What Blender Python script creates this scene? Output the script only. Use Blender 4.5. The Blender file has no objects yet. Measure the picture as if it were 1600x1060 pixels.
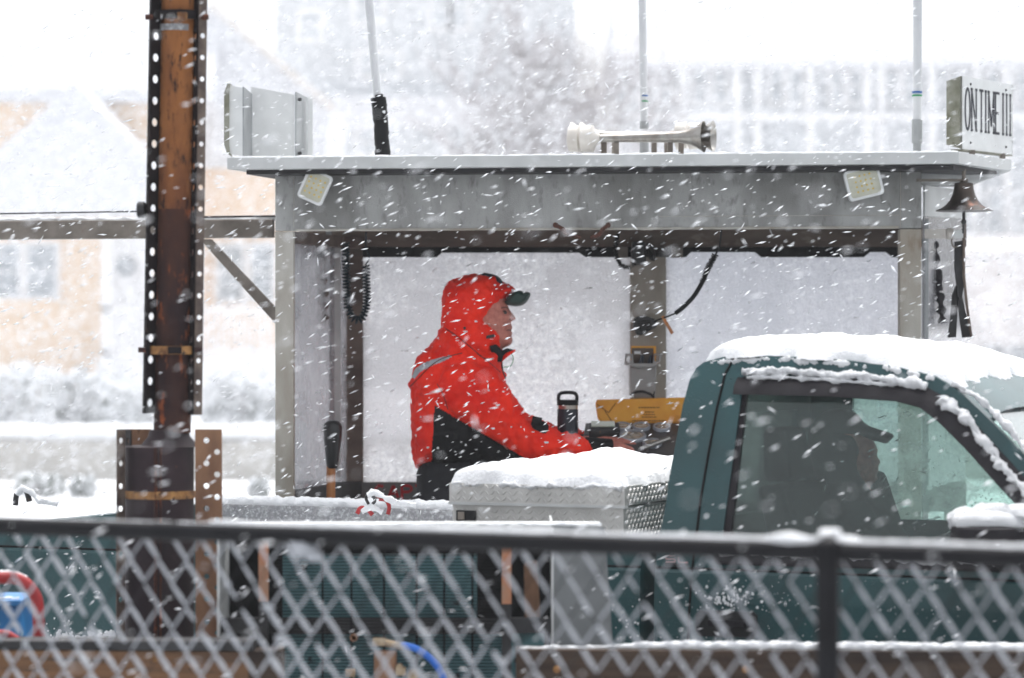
import bpy, math, random
import numpy as np
from mathutils import Vector, noise
from mathutils.bvhtree import BVHTree
from mathutils.geometry import tessellate_polygon, delaunay_2d_cdt
R = math.radians
random.seed(7)
rng = np.random.default_rng(7)
SC = bpy.context.scene
COL = SC.collection

# ---------------------------------------------------------------- camera, sky, sun, exposure
EYE = 1.74
F = 4500.0                      # focal length in pixels of the 1600 px wide photograph
cam_d = bpy.data.cameras.new('camera')
cam = bpy.data.objects.new('camera', cam_d); COL.objects.link(cam)
cam.location = (0, 0, EYE); cam.rotation_euler = (R(90), 0, 0)
cam_d.sensor_width = 36; cam_d.lens = 36 * F / 1600
cam_d.clip_start = 0.1; cam_d.clip_end = 2000
cam_d.dof.use_dof = True; cam_d.dof.focus_distance = 11.0; cam_d.dof.aperture_fstop = 2.25
SC.camera = cam
world = bpy.data.worlds.new('World'); SC.world = world; world.use_nodes = True
wn = world.node_tree.nodes; wl = world.node_tree.links; wn.clear()
sky = wn.new('ShaderNodeTexSky'); sky.sky_type = 'NISHITA'; sky.sun_disc = False
sky.sun_elevation = R(68); sky.sun_rotation = R(15); sky.air_density = 1.0; sky.dust_density = 4.0
hsv = wn.new('ShaderNodeHueSaturation'); hsv.inputs['Saturation'].default_value = 0.16
bg = wn.new('ShaderNodeBackground'); bg.inputs['Strength'].default_value = 0.15
wo = wn.new('ShaderNodeOutputWorld')
wl.new(sky.outputs[0], hsv.inputs['Color']); wl.new(hsv.outputs[0], bg.inputs['Color']); wl.new(bg.outputs[0], wo.inputs[0])
sun_d = bpy.data.lights.new('sun', 'SUN'); sun_d.energy = 1.0; sun_d.angle = R(60); sun_d.color = (1.0, 0.98, 0.95)
sun = bpy.data.objects.new('sun', sun_d); COL.objects.link(sun)
sun.rotation_euler = (R(22), 0, R(165)); sun.location = (0, 0, 30)
SC.view_settings.view_transform = 'Standard'; SC.view_settings.look = 'None'
SC.view_settings.exposure = 1.04; SC.view_settings.gamma = 1
SC.cycles.use_denoising = True
SC.cycles.max_bounces = 10; SC.cycles.transparent_max_bounces = 24; SC.cycles.volume_bounces = 2

# ---------------------------------------------------------------- helpers
def P(px, py, D):
    return Vector(((px - 800) / F * D, D, EYE + (530 - py) / F * D))
def lin(c):
    return tuple((v / 255 / 12.92) if v / 255 <= .04045 else ((v / 255 + .055) / 1.055) ** 2.4 for v in c)

def tag(o, label=None, cat=None, group=None, kind=None):
    if label: o['label'] = label
    if cat: o['category'] = cat
    if group: o['group'] = group
    if kind: o['kind'] = kind
    return o
def thing(name, loc, label, cat, group=None):
    o = bpy.data.objects.new(name, None); COL.objects.link(o); o.location = loc; o.empty_display_size = .1
    return tag(o, label, cat, group)
def copy_tree(o, parent=None, delta=None):
    c = o.copy(); COL.objects.link(c); c.parent = parent
    if delta is not None: c.location = o.location + Vector(delta)
    for ch in list(o.children): copy_tree(ch, c)
    return c
def wloc(o):
    v = Vector((0, 0, 0))
    while o is not None: v += o.location; o = o.parent
    return v

class MB:
    def __init__(s): s.v = []; s.f = []; s.m = []
    def add(s, vs, fs, mi=0):
        b = len(s.v); s.v += [tuple(v) for v in vs]
        s.f += [tuple(i + b for i in f) for f in fs]; s.m += [mi] * len(fs); return s
    def hexa(s, p, mi=0):   # 8 pts: bottom 4 ccw, top 4 ccw
        return s.add(p, [(3, 2, 1, 0), (4, 5, 6, 7), (0, 1, 5, 4), (1, 2, 6, 5), (2, 3, 7, 6), (3, 0, 4, 7)], mi)
    def box(s, x0, x1, y0, y1, z0, z1, mi=0):
        return s.hexa([(x0, y0, z0), (x1, y0, z0), (x1, y1, z0), (x0, y1, z0), (x0, y0, z1), (x1, y0, z1), (x1, y1, z1), (x0, y1, z1)], mi)
    def obox(s, c, u, v, w, a, b, d, mi=0):  # centre, 3 axes, half sizes
        c = Vector(c); u = Vector(u).normalized() * a; v = Vector(v).normalized() * b; w = Vector(w).normalized() * d
        return s.hexa([c - u - v - w, c + u - v - w, c + u + v - w, c - u + v - w, c - u - v + w, c + u - v + w, c + u + v + w, c - u + v + w], mi)
    def bevbox(s, x0, x1, y0, y1, z0, z1, b=.005, mi=0):
        pts = []; fs = []
        for (z, i) in ((z0, b), (z0 + b, 0), (z1 - b, 0), (z1, b)):
            pts += [(x0 + i, y0 + i + (b if i == 0 else 0) * 0, z), (x1 - i, y0 + i, z), (x1 - i, y1 - i, z), (x0 + i, y1 - i, z)]
        for k in range(3):
            for j in range(4):
                a = k * 4 + j; c = k * 4 + (j + 1) % 4
                fs.append((a, c, c + 4, a + 4))
        fs += [(3, 2, 1, 0), (12, 13, 14, 15)]
        return s.add(pts, fs, mi)
    def prism(s, outer, vec, holes=(), mi=0):
        vec = Vector(vec); loops = [[Vector(p) for p in outer]] + [[Vector(p) for p in h] for h in holes]
        allp = [p for l in loops for p in l]; n = len(allp)
        # project to a plane for tessellation
        nrm = vec.normalized(); u = nrm.orthogonal().normalized(); w = nrm.cross(u)
        l2 = [[Vector((p.dot(u), p.dot(w), 0)) for p in l] for l in loops]
        tris = tessellate_polygon(l2)
        fs = [tuple(t) for t in tris] + [tuple(n + i for i in reversed(t)) for t in tris]
        b = 0
        for l in loops:
            k = len(l)
            for i in range(k):
                j = (i + 1) % k; fs.append((b + i, b + j, b + j + n, b + i + n))
            b += k
        return s.add(allp + [p + vec for p in allp], fs, mi)
    def tube(s, path, r, seg=10, closed=False, cap=True, jit=0, mi=0, flat=1.0):
        path = [Vector(p) for p in path]; n = len(path); vs = []
        rr = r if hasattr(r, '__len__') else [r] * n
        prev = None
        for i, p in enumerate(path):
            a = path[(i - 1) % n] if (closed or i > 0) else p; b = path[(i + 1) % n] if (closed or i < n - 1) else p
            t = (b - a); t = t.normalized() if t.length > 1e-9 else Vector((0, 0, 1))
            if prev is None:
                up = Vector((0, 0, 1)) if abs(t.z) < .9 else Vector((0, 1, 0)); u = t.cross(up).normalized()
            else:
                u = prev - t * prev.dot(t); u = u.normalized() if u.length > 1e-6 else t.orthogonal().normalized()
            prev = u; w = t.cross(u).normalized()
            for k in range(seg):
                an = 2 * math.pi * k / seg
                d = u * math.cos(an) + w * math.sin(an) * flat
                q = p + d * rr[i]
                if jit:
                    q = q + d * rr[i] * jit * (noise.fractal(q * 28, .9, 2, 4) + .35 * noise.noise(q * 160))
                vs.append(q)
        fs = []
        m = n if closed else n - 1
        for i in range(m):
            for k in range(seg):
                a = i * seg + k; b = i * seg + (k + 1) % seg; c = ((i + 1) % n) * seg + (k + 1) % seg; d = ((i + 1) % n) * seg + k
                fs.append((a, d, c, b))
        if cap and not closed:
            fs.append(tuple(range(seg))); fs.append(tuple((n - 1) * seg + k for k in reversed(range(seg))))
        return s.add(vs, fs, mi)
    def lathe(s, p0, axis, prof, seg=28, mi=0, cap=True):
        p0 = Vector(p0); ax = Vector(axis).normalized(); u = ax.orthogonal().normalized(); w = ax.cross(u); vs = []; fs = []
        for (t, r) in prof:
            for k in range(seg):
                an = 2 * math.pi * k / seg
                vs.append(p0 + ax * t + (u * math.cos(an) + w * math.sin(an)) * r)
        n = len(prof)
        for i in range(n - 1):
            for k in range(seg):
                fs.append((i * seg + k, i * seg + (k + 1) % seg, (i + 1) * seg + (k + 1) % seg, (i + 1) * seg + k))
        if cap:
            fs.append(tuple(reversed(range(seg)))); fs.append(tuple((n - 1) * seg + k for k in range(seg)))
        return s.add(vs, fs, mi)
    def ball(s, c, r, seg=12, rings=8, mi=0, jit=0, sc=(1, 1, 1)):
        c = Vector(c); vs = []; fs = []
        for i in range(rings + 1):
            th = math.pi * i / rings
            for k in range(seg):
                ph = 2 * math.pi * k / seg
                d = Vector((math.sin(th) * math.cos(ph) * sc[0], math.sin(th) * math.sin(ph) * sc[1], math.cos(th) * sc[2]))
                q = c + d * r
                if jit: q += d * r * jit * noise.fractal(q * (1.2 / r), .9, 2, 3)
                vs.append(q)
        for i in range(rings):
            for k in range(seg):
                fs.append((i * seg + k, (i + 1) * seg + k, (i + 1) * seg + (k + 1) % seg, i * seg + (k + 1) % seg))
        return s.add(vs, fs, mi)
    def build(s, name, mat, parent=None, smooth=False, bevel=0, angle=None):
        v = np.array(s.v, dtype=float)
        if parent is None:
            off = Vector(((v[:, 0].min() + v[:, 0].max()) / 2, (v[:, 1].min() + v[:, 1].max()) / 2, v[:, 2].min()))
        else: off = wloc(parent)
        v -= np.array(off)
        me = bpy.data.meshes.new(name); me.from_pydata([tuple(q) for q in v], [], s.f)
        mats = mat if isinstance(mat, (list, tuple)) else [mat]
        for m in mats: me.materials.append(m)
        if len(mats) > 1: me.polygons.foreach_set('material_index', s.m)
        me.validate()
        import bmesh
        bm = bmesh.new(); bm.from_mesh(me); bmesh.ops.recalc_face_normals(bm, faces=bm.faces); bm.to_mesh(me); bm.free()
        o = bpy.data.objects.new(name, me); COL.objects.link(o)
        if parent is None: o.location = off
        else: o.parent = parent
        if smooth:
            me.polygons.foreach_set('use_smooth', [True] * len(me.polygons))
            if angle is None: angle = 40
            me.set_sharp_from_angle(angle=R(angle))
        if bevel:
            b = o.modifiers.new('bevel', 'BEVEL'); b.width = bevel; b.segments = 2; b.limit_method = 'ANGLE'; b.angle_limit = R(40)
        me.update()
        return o

def arc(c, u, w, r, a0, a1, n):
    c = Vector(c); u = Vector(u); w = Vector(w)
    return [c + u * (r * math.cos(R(a0 + (a1 - a0) * i / n))) + w * (r * math.sin(R(a0 + (a1 - a0) * i / n))) for i in range(n + 1)]
def spline(pts, n=6, closed=False):
    pts = [Vector(p) for p in pts]; out = []; N = len(pts)
    rg = range(N) if closed else range(N - 1)
    for i in rg:
        if closed: a, b, c, d = pts[(i - 1) % N], pts[i], pts[(i + 1) % N], pts[(i + 2) % N]
        else: a, b, c, d = pts[max(i - 1, 0)], pts[i], pts[i + 1], pts[min(i + 2, N - 1)]
        for k in range(n):
            t = k / n
            out.append(.5 * ((2 * b) + (c - a) * t + (2 * a - 5 * b + 4 * c - d) * t * t + (3 * b - a - 3 * c + d) * t ** 3))
    if not closed: out.append(pts[-1])
    return out
def resample(pts, step):
    pts = [Vector(p) for p in pts]; out = [pts[0]]
    for a, b in zip(pts, pts[1:]):
        k = max(1, int((b - a).length / step))
        out += [a.lerp(b, (i + 1) / k) for i in range(k)]
    return out

# ---------------------------------------------------------------- materials
def M(name, c, c2=None, sc=6, rough=.6, metal=0, bump=0, bsc=60, spots=None, spsc=14, spt=.6, stretch=(1, 1, 1), coat=0,
      snow=0, snsc=18, spw=.05, drops=0, rvar=0, detail=6, spec=None):
    m = bpy.data.materials.new(name); m.use_nodes = True; N = m.node_tree.nodes; L = m.node_tree.links
    b = N['Principled BSDF']; b.inputs['Roughness'].default_value = rough; b.inputs['Metallic'].default_value = metal
    if spec is not None: b.inputs['Specular IOR Level'].default_value = spec
    if coat: b.inputs['Coat Weight'].default_value = coat; b.inputs['Coat Roughness'].default_value = .08
    tc = N.new('ShaderNodeTexCoord'); mp = N.new('ShaderNodeMapping'); mp.inputs['Scale'].default_value = stretch
    L.new(tc.outputs['Object'], mp.inputs['Vector'])
    def nz(scale, det=detail, src=None, r=.55):
        n = N.new('ShaderNodeTexNoise'); n.inputs['Scale'].default_value = scale; n.inputs['Detail'].default_value = det; n.inputs['Roughness'].default_value = r
        L.new((src or mp.outputs[0]), n.inputs['Vector']); return n.outputs['Fac']
    def ramp(f, a, bb):
        r = N.new('ShaderNodeMapRange'); r.inputs['From Min'].default_value = a; r.inputs['From Max'].default_value = bb
        L.new(f, r.inputs['Value']); return r.outputs[0]
    def mix(f, a, bb):
        x = N.new('ShaderNodeMix'); x.data_type = 'RGBA'; L.new(f, x.inputs[0])
        for s_, v in ((6, a), (7, bb)):
            if isinstance(v, tuple): x.inputs[s_].default_value = (*v, 1)
            else: L.new(v, x.inputs[s_])
        return x.outputs[2]
    col = lin(c)
    f1 = nz(sc)
    c2_ = lin(c2) if c2 else tuple(min(1, v * .85) for v in col)
    colo = mix(ramp(f1, .36, .64), col, c2_)
    if spots: colo = mix(ramp(nz(spsc, 8, r=.65), spt, spt + spw), colo, lin(spots))
    roughv = None
    if rvar:
        x = N.new('ShaderNodeMapRange'); x.inputs['To Min'].default_value = rough - rvar; x.inputs['To Max'].default_value = rough + rvar
        x.inputs['From Min'].default_value = .3; x.inputs['From Max'].default_value = .7
        L.new(nz(sc * 2.3), x.inputs['Value']); roughv = x.outputs[0]; L.new(roughv, b.inputs['Roughness'])
    h = None
    if bump:
        h = nz(bsc, 5, tc.outputs['Object'])
        bp = N.new('ShaderNodeBump'); bp.inputs['Strength'].default_value = bump; bp.inputs['Distance'].default_value = .004
        L.new(h, bp.inputs['Height']); L.new(bp.outputs[0], b.inputs['Normal'])
    if drops:
        v = N.new('ShaderNodeTexVoronoi'); v.inputs['Scale'].default_value = drops; v.inputs['Randomness'].default_value = 1
        L.new(tc.outputs['Object'], v.inputs['Vector'])
        dr = ramp(v.outputs['Distance'], .32, .12)
        ms = ramp(nz(30, 3), .45, .6)
        mu = N.new('ShaderNodeMath'); mu.operation = 'MULTIPLY'; L.new(dr, mu.inputs[0]); L.new(ms, mu.inputs[1])
        bp2 = N.new('ShaderNodeBump'); bp2.inputs['Strength'].default_value = .8; bp2.inputs['Distance'].default_value = .003
        L.new(mu.outputs[0], bp2.inputs['Height'])
        if h is not None: L.new(bp.outputs[0], bp2.inputs['Normal'])
        L.new(bp2.outputs[0], b.inputs['Normal'])
    if snow:
        g = N.new('ShaderNodeNewGeometry'); sx = N.new('ShaderNodeSeparateXYZ'); L.new(g.outputs['Normal'], sx.inputs[0])
        a = N.new('ShaderNodeMath'); a.operation = 'MULTIPLY_ADD'; L.new(sx.outputs[2], a.inputs[0]); a.inputs[1].default_value = .55
        L.new(nz(snsc, 6, tc.outputs['Object'], .7), a.inputs[2])
        sm = ramp(a.outputs[0], 1.0 - snow, 1.04 - snow)
        colo = mix(sm, colo, (.82, .84, .87))
        mm = N.new('ShaderNodeMath'); mm.operation = 'MULTIPLY_ADD'; L.new(sm, mm.inputs[0]); mm.inputs[1].default_value = -metal; mm.inputs[2].default_value = metal
        L.new(mm.outputs[0], b.inputs['Metallic'])
    L.new(colo, b.inputs['Base Color'])
    return m

def snow_mat(name, c=(.86, .875, .90), bsc=90, st=.7):
    m = bpy.data.materials.new(name); m.use_nodes = True; N = m.node_tree.nodes; L = m.node_tree.links
    b = N['Principled BSDF']; b.inputs['Base Color'].default_value = (*c, 1); b.inputs['Roughness'].default_value = .85
    b.inputs['Specular IOR Level'].default_value = .2
    tc = N.new('ShaderNodeTexCoord'); n = N.new('ShaderNodeTexNoise'); n.inputs['Scale'].default_value = bsc; n.inputs['Detail'].default_value = 8; n.inputs['Roughness'].default_value = .65
    bp = N.new('ShaderNodeBump'); bp.inputs['Strength'].default_value = st; bp.inputs['Distance'].default_value = .01
    L.new(tc.outputs['Object'], n.inputs['Vector']); L.new(n.outputs['Fac'], bp.inputs['Height']); L.new(bp.outputs[0], b.inputs['Normal'])
    return m

def glass_mat(name, tint, gloss=.9, rough=.02, drops=0, frost=0, frostc=(.8, .82, .85), fsc=12, f0=.5, f1=.62, tl=.55, mot=1.0, film=None):
    """thin pane: tinted transparent + mirror by Fresnel, with water drops and patches of stuck snow or grime, and a painted veil on the cab side glass"""
    m = bpy.data.materials.new(name); m.use_nodes = True; N = m.node_tree.nodes; L = m.node_tree.links; N.clear()
    out = N.new('ShaderNodeOutputMaterial'); tr = N.new('ShaderNodeBsdfTransparent'); tr.inputs[0].default_value = (*tint, 1)
    gl = N.new('ShaderNodeBsdfGlossy'); gl.inputs['Roughness'].default_value = rough; gl.inputs[0].default_value = (gloss, gloss, gloss, 1)
    fr = N.new('ShaderNodeFresnel'); fr.inputs['IOR'].default_value = 1.5
    tc = N.new('ShaderNodeTexCoord'); mx = N.new('ShaderNodeMixShader')
    L.new(fr.outputs[0], mx.inputs[0]); L.new(tr.outputs[0], mx.inputs[1]); L.new(gl.outputs[0], mx.inputs[2])
    last = mx.outputs[0]
    def rng_(f, a, b, c=0, d=1):
        r = N.new('ShaderNodeMapRange'); r.inputs['From Min'].default_value = a; r.inputs['From Max'].default_value = b
        r.inputs['To Min'].default_value = c; r.inputs['To Max'].default_value = d; L.new(f, r.inputs['Value']); return r.outputs[0]
    def nz(s, d=6, r=.6):
        n = N.new('ShaderNodeTexNoise'); n.inputs['Scale'].default_value = s; n.inputs['Detail'].default_value = d; n.inputs['Roughness'].default_value = r
        L.new(tc.outputs['Object'], n.inputs['Vector']); return n.outputs['Fac']
    if drops:
        v = N.new('ShaderNodeTexVoronoi'); v.inputs['Scale'].default_value = drops; L.new(tc.outputs['Object'], v.inputs['Vector'])
        a = rng_(v.outputs['Distance'], .30, .16); b = rng_(nz(14, 3), .42, .55)
        mu = N.new('ShaderNodeMath'); mu.operation = 'MULTIPLY'; L.new(a, mu.inputs[0]); L.new(b, mu.inputs[1])
        mu2 = N.new('ShaderNodeMath'); mu2.operation = 'MULTIPLY'; L.new(mu.outputs[0], mu2.inputs[0]); mu2.inputs[1].default_value = .55
        d1 = N.new('ShaderNodeBsdfDiffuse'); d1.inputs[0].default_value = (.10, .14, .14, 1)
        g2 = N.new('ShaderNodeBsdfGlossy'); g2.inputs['Roughness'].default_value = .15; g2.inputs[0].default_value = (.55, .6, .6, 1)
        bp = N.new('ShaderNodeBump'); bp.inputs['Strength'].default_value = 1; bp.inputs['Distance'].default_value = .004; L.new(a, bp.inputs['Height'])
        L.new(bp.outputs[0], g2.inputs['Normal'])
        m0 = N.new('ShaderNodeMixShader'); m0.inputs[0].default_value = .5; L.new(d1.outputs[0], m0.inputs[1]); L.new(g2.outputs[0], m0.inputs[2])
        m1 = N.new('ShaderNodeMixShader'); L.new(mu2.outputs[0], m1.inputs[0]); L.new(last, m1.inputs[1]); L.new(m0.outputs[0], m1.inputs[2]); last = m1.outputs[0]
    if frost:
        df = N.new('ShaderNodeBsdfDiffuse'); df.inputs[0].default_value = (*frostc, 1)
        ts = N.new('ShaderNodeBsdfTranslucent'); ts.inputs[0].default_value = (*frostc, 1)
        if mot < 1:
            cr = N.new('ShaderNodeMix'); cr.data_type = 'RGBA'; cr.inputs[6].default_value = (frostc[0] * mot * .9, frostc[1] * mot * .9, frostc[2] * mot * .93, 1); cr.inputs[7].default_value = (*frostc, 1)
            L.new(rng_(nz(42, 8, .72), .38, .62), cr.inputs[0])
            c3 = N.new('ShaderNodeMix'); c3.data_type = 'RGBA'; c3.inputs[6].default_value = (*film, 1); L.new(cr.outputs[2], c3.inputs[7]); L.new(rng_(nz(fsc, 7, .6), f0, f1), c3.inputs[0])
            L.new(c3.outputs[2], df.inputs[0]); L.new(c3.outputs[2], ts.inputs[0])
        bp = N.new('ShaderNodeBump'); bp.inputs['Strength'].default_value = .9; bp.inputs['Distance'].default_value = .012
        L.new(nz(34, 8, .7), bp.inputs['Height']); L.new(bp.outputs[0], df.inputs['Normal']); L.new(bp.outputs[0], ts.inputs['Normal'])
        m0 = N.new('ShaderNodeMixShader'); m0.inputs[0].default_value = tl; L.new(df.outputs[0], m0.inputs[1]); L.new(ts.outputs[0], m0.inputs[2])
        big = rng_(nz(fsc, 7, .6), f0, f1, frost * (.75 if film else .45), frost)
        fine = rng_(nz(90, 6, .7), .35, .6, .82, 1)
        mu = N.new('ShaderNodeMath'); mu.operation = 'MULTIPLY'; L.new(big, mu.inputs[0]); L.new(fine, mu.inputs[1])
        m1 = N.new('ShaderNodeMixShader'); L.new(mu.outputs[0], m1.inputs[0]); L.new(last, m1.inputs[1]); L.new(m0.outputs[0], m1.inputs[2]); last = m1.outputs[0]
    L.new(last, out.inputs[0]); return m

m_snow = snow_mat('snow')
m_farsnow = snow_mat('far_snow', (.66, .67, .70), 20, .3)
m_snowrough = snow_mat('loose_snow', bsc=160, st=1.0)
m_snowgrey = snow_mat('grey_snow', (.50, .52, .56), 120, .8)  # snow with a darker grey base colour
m_alu = M('weathered_aluminium', (176, 177, 176), (128, 128, 126), sc=2.6, rough=.66, metal=.1, bump=.5, bsc=200, spots=(98, 97, 94), spsc=22, spt=.54, spw=.25, stretch=(1.5, 1, .6), rvar=.1, detail=9)
m_alupost = M('stained_aluminium', (184, 181, 174), (150, 142, 130), sc=5, rough=.6, metal=.1, bump=.2, bsc=150, spots=(112, 84, 58), spsc=7, spt=.62, spw=.15, stretch=(1, 1, .35))
m_alulight = M('pale_painted_aluminium', (205, 207, 207), (188, 190, 190), sc=5, rough=.5, bump=.05, spots=(150, 150, 148), spsc=25, spt=.7)
m_white = M('white_paint', (226, 228, 228), (212, 214, 214), sc=8, rough=.45, spots=(160, 158, 150), spsc=20, spt=.72)
m_greystrip = M('grey_flange', (165, 168, 170), (145, 148, 150), sc=9, rough=.5, metal=.2)
m_dirty = M('grimy_edge', (150, 150, 138), (110, 110, 92), sc=16, rough=.7, spots=(70, 72, 50), spsc=30, spt=.62)
m_brownbeam = M('weathered_brown_header', (112, 98, 88), (78, 66, 60), sc=7, rough=.75, stretch=(.3, 1, 1), spots=(120, 108, 98), spsc=16, spt=.62)
m_black = M('black_rubber', (18, 19, 22), (12, 12, 14), sc=12, rough=.55, bump=.2, bsc=120, spec=.18)
m_blackgloss = M('black_plastic', (30, 30, 33), (22, 22, 24), sc=20, rough=.3)
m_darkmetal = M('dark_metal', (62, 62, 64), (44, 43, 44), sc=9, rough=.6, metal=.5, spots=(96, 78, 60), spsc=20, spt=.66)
m_chrome = M('weathered_chrome', (168, 166, 162), (136, 130, 124), sc=20, rough=.3, metal=.95)
m_hornwhite = M('horn_white', (214, 210, 204), (196, 190, 184), sc=14, rough=.4, spots=(150, 140, 126), spsc=30, spt=.68)
m_rustpipe = M('rusty_pipe', (156, 102, 60), (98, 60, 42), sc=9, rough=.85, bump=.5, bsc=110, spots=(42, 32, 32), spsc=38, spt=.55, spw=.1, stretch=(1, 1, .3), detail=10, spec=.18)
m_rustpipe2 = M('dark_rusty_pipe', (78, 50, 40), (46, 34, 36), sc=9, rough=.82, bump=.6, bsc=110, spots=(146, 78, 44), spsc=24, spt=.54, spw=.12, stretch=(1, 1, .35), detail=10, spec=.18)
m_caisson = M('dark_painted_pipe', (58, 46, 50), (40, 32, 36), sc=6, rough=.6, bump=.3, bsc=90, spots=(94, 60, 48), spsc=18, spt=.66, spec=.18)
m_rustplate = M('rusty_plate', (142, 106, 80), (112, 80, 60), sc=10, rough=.8, bump=.3, bsc=120, spots=(90, 60, 44), spsc=26, spt=.64, stretch=(1, 1, .5))
m_rustedge = M('rusty_edge', (112, 98, 88), (74, 62, 58), sc=18, rough=.75, bump=.3)
m_rustdark = M('dark_perforated_steel', (36, 29, 30), (22, 18, 22), sc=14, rough=.7, spots=(70, 48, 40), spsc=22, spt=.66, spec=.18)
m_strap = M('rusty_strap', (172, 126, 72), (104, 66, 36), sc=26, rough=.7, bump=.3, spots=(60, 44, 34), spsc=50, spt=.58)
m_orangerust = M('orange_rust', (176, 112, 76), (150, 120, 100), sc=16, rough=.85, bump=.4, spots=(215, 195, 180), spsc=24, spt=.6)
m_galv = M('rust_stained_galvanised_steel', (138, 130, 122), (108, 100, 92), sc=8, rough=.65, metal=.2, bump=.2, spots=(110, 78, 54), spsc=5, spt=.62, spw=.1)
m_green = M('wet_green_paint', (22, 74, 78), (16, 60, 64), sc=3, rough=.5, metal=0, coat=.3, drops=120, bump=.03, bsc=200)
m_greenbed = M('wet_green_bed_paint', (22, 74, 78), (16, 58, 62), sc=3, rough=.5, metal=0, coat=.18, drops=140, spots=(200, 206, 212), spsc=38, spt=.69, spw=.02)
m_trim = M('dark_window_trim', (44, 42, 46), (32, 30, 34), sc=14, rough=.65, bump=.15, bsc=200, drops=200, spec=.18)
m_interior = M('dark_cloth', (34, 38, 40), (26, 28, 30), sc=10, rough=.9, spec=.18)
m_liner = M('speckled_bed_wall', (150, 150, 152), (128, 128, 132), sc=60, rough=.9, spots=(190, 193, 196), spsc=70, spt=.5, spw=.15)
m_glass_near = glass_mat('side_window_glass', (.84, .90, .88), gloss=.75, rough=.05, drops=120, frost=.20, frostc=(.36, .45, .44), fsc=5, f0=.35, f1=.7)  # grey-teal frost is a painted veil of reflection over the cab interior
m_glass_far = glass_mat('far_window_glass', (.80, .93, .895), drops=70, frost=.45, frostc=(.84, .96, .93), fsc=9, f0=.48, f1=.66)
m_glass_shield = glass_mat('windshield_glass', (.62, .78, .75), gloss=1.0, drops=90, frost=.5, fsc=5, f0=.5, f1=.7)
m_pane = glass_mat('snow_plastered_vinyl', (.90, .90, .92), frost=.9, frostc=(.97, .97, .97), fsc=1.7, f0=.47, f1=.53, tl=.8, mot=.8, film=(.73, .725, .735))
m_pane2 = glass_mat('frosted_vinyl', (.88, .89, .93), frost=.88, frostc=(.93, .935, .95), fsc=2.0, f0=.40, f1=.60, tl=.8, mot=.86, film=(.73, .735, .76))
m_clear = glass_mat('grimy_clear_panel', (.90, .91, .93), frost=.5, frostc=(.8, .8, .82), fsc=7, f0=.4, f1=.7, drops=60)
m_diamond = M('diamond_plate', (222, 221, 218), (200, 199, 196), sc=8, rough=.38, metal=.35, bump=.1, spots=(150, 148, 144), spsc=30, spt=.66)
m_red = M('red_jacket_fabric', (248, 44, 14), (228, 28, 10), sc=9, spots=(176, 22, 14), spsc=11, spt=.6, spw=.2, rough=.62, bump=.25, bsc=300, spec=.18)
m_redtube = M('worn_red_paint', (176, 34, 38), (140, 26, 30), sc=16, rough=.5, spots=(60, 40, 40), spsc=40, spt=.64)
m_jblack = M('black_jacket_fabric', (26, 26, 29), (18, 18, 20), sc=14, rough=.75, bump=.3, bsc=200, spec=.18)
m_silver = M('reflective_tape', (176, 182, 188), (150, 156, 162), sc=30, rough=.4, metal=.3)
m_skin = M('weathered_skin', (196, 124, 108), (170, 96, 84), sc=40, rough=.6, bump=.2, bsc=140)
m_capgreen = M('dark_green_cap', (22, 58, 50), (16, 44, 40), sc=12, rough=.6, bump=.2, bsc=260)
m_trousers = M('charcoal_trousers', (44, 44, 48), (32, 32, 36), sc=10, rough=.85, bump=.3, bsc=160, spec=.18)
m_bottle = M('navy_powder_coat', (24, 34, 50), (18, 26, 40), sc=20, rough=.45)
m_steel = M('brushed_steel', (190, 180, 172), (170, 160, 150), sc=14, rough=.3, metal=.9)
m_envelope = M('manila_envelope', (238, 172, 62), (226, 152, 48), sc=10, rough=.7, bump=.12, bsc=40, spots=(180, 112, 34), spsc=9, spt=.62, spw=.1)
m_console = M('console_panel', (62, 58, 58), (46, 42, 42), sc=16, rough=.45, spots=(84, 70, 60), spsc=24, spt=.68)
m_bezel = M('gauge_bezel', (176, 180, 190), (150, 155, 165), sc=20, rough=.35, metal=.4)
m_dial = M('gauge_dial', (190, 172, 150), (90, 82, 76), sc=26, rough=.15, coat=.8)
m_lcd = M('lcd_panel', (214, 222, 206), (196, 206, 190), sc=20, rough=.2, coat=.5)
m_caddy = M('grey_caddy_plastic', (152, 150, 148), (138, 136, 134), sc=10, rough=.5)
m_wood = M('wooden_handle', (188, 124, 70), (160, 98, 50), sc=8, rough=.5, stretch=(6, 6, .6), spots=(120, 72, 36), spsc=14, spt=.62)
m_timber = M('brown_timber', (128, 92, 62), (82, 60, 44), sc=5, rough=.85, bump=.6, bsc=50, stretch=(.25, 3, 5), spots=(60, 48, 40), spsc=10, spt=.6, detail=10)
m_timberdark = M('wet_dark_timber', (74, 60, 50), (46, 38, 34), sc=5, rough=.8, bump=.6, bsc=50, stretch=(.25, 3, 5), spots=(110, 104, 70), spsc=14, spt=.66, detail=10, spec=.18)
m_core = M('radiator_core', (84, 130, 136), (64, 104, 110), sc=6, rough=.6, bump=.4, bsc=90, spots=(30, 42, 46), spsc=14, spt=.62)
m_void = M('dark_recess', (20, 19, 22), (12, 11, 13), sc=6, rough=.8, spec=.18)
m_fence = M('black_fence_coating', (18, 18, 22), (26, 26, 30), sc=10, rough=.45, bump=.2, spec=.18)
m_blueplastic = M('blue_plastic', (44, 132, 196), (34, 110, 172), sc=8, rough=.45, spots=(150, 190, 215), spsc=24, spt=.62)
m_bluehose = M('blue_hose', (40, 110, 205), (30, 90, 180), sc=14, rough=.35)
m_brass = M('brass_fitting', (176, 160, 136), (140, 120, 96), sc=24, rough=.4, metal=.6)
m_bell = M('bronze_bell', (88, 78, 72), (56, 52, 50), sc=7, rough=.42, metal=.75, spots=(128, 84, 66), spsc=9, spt=.58, spw=.12)
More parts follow.
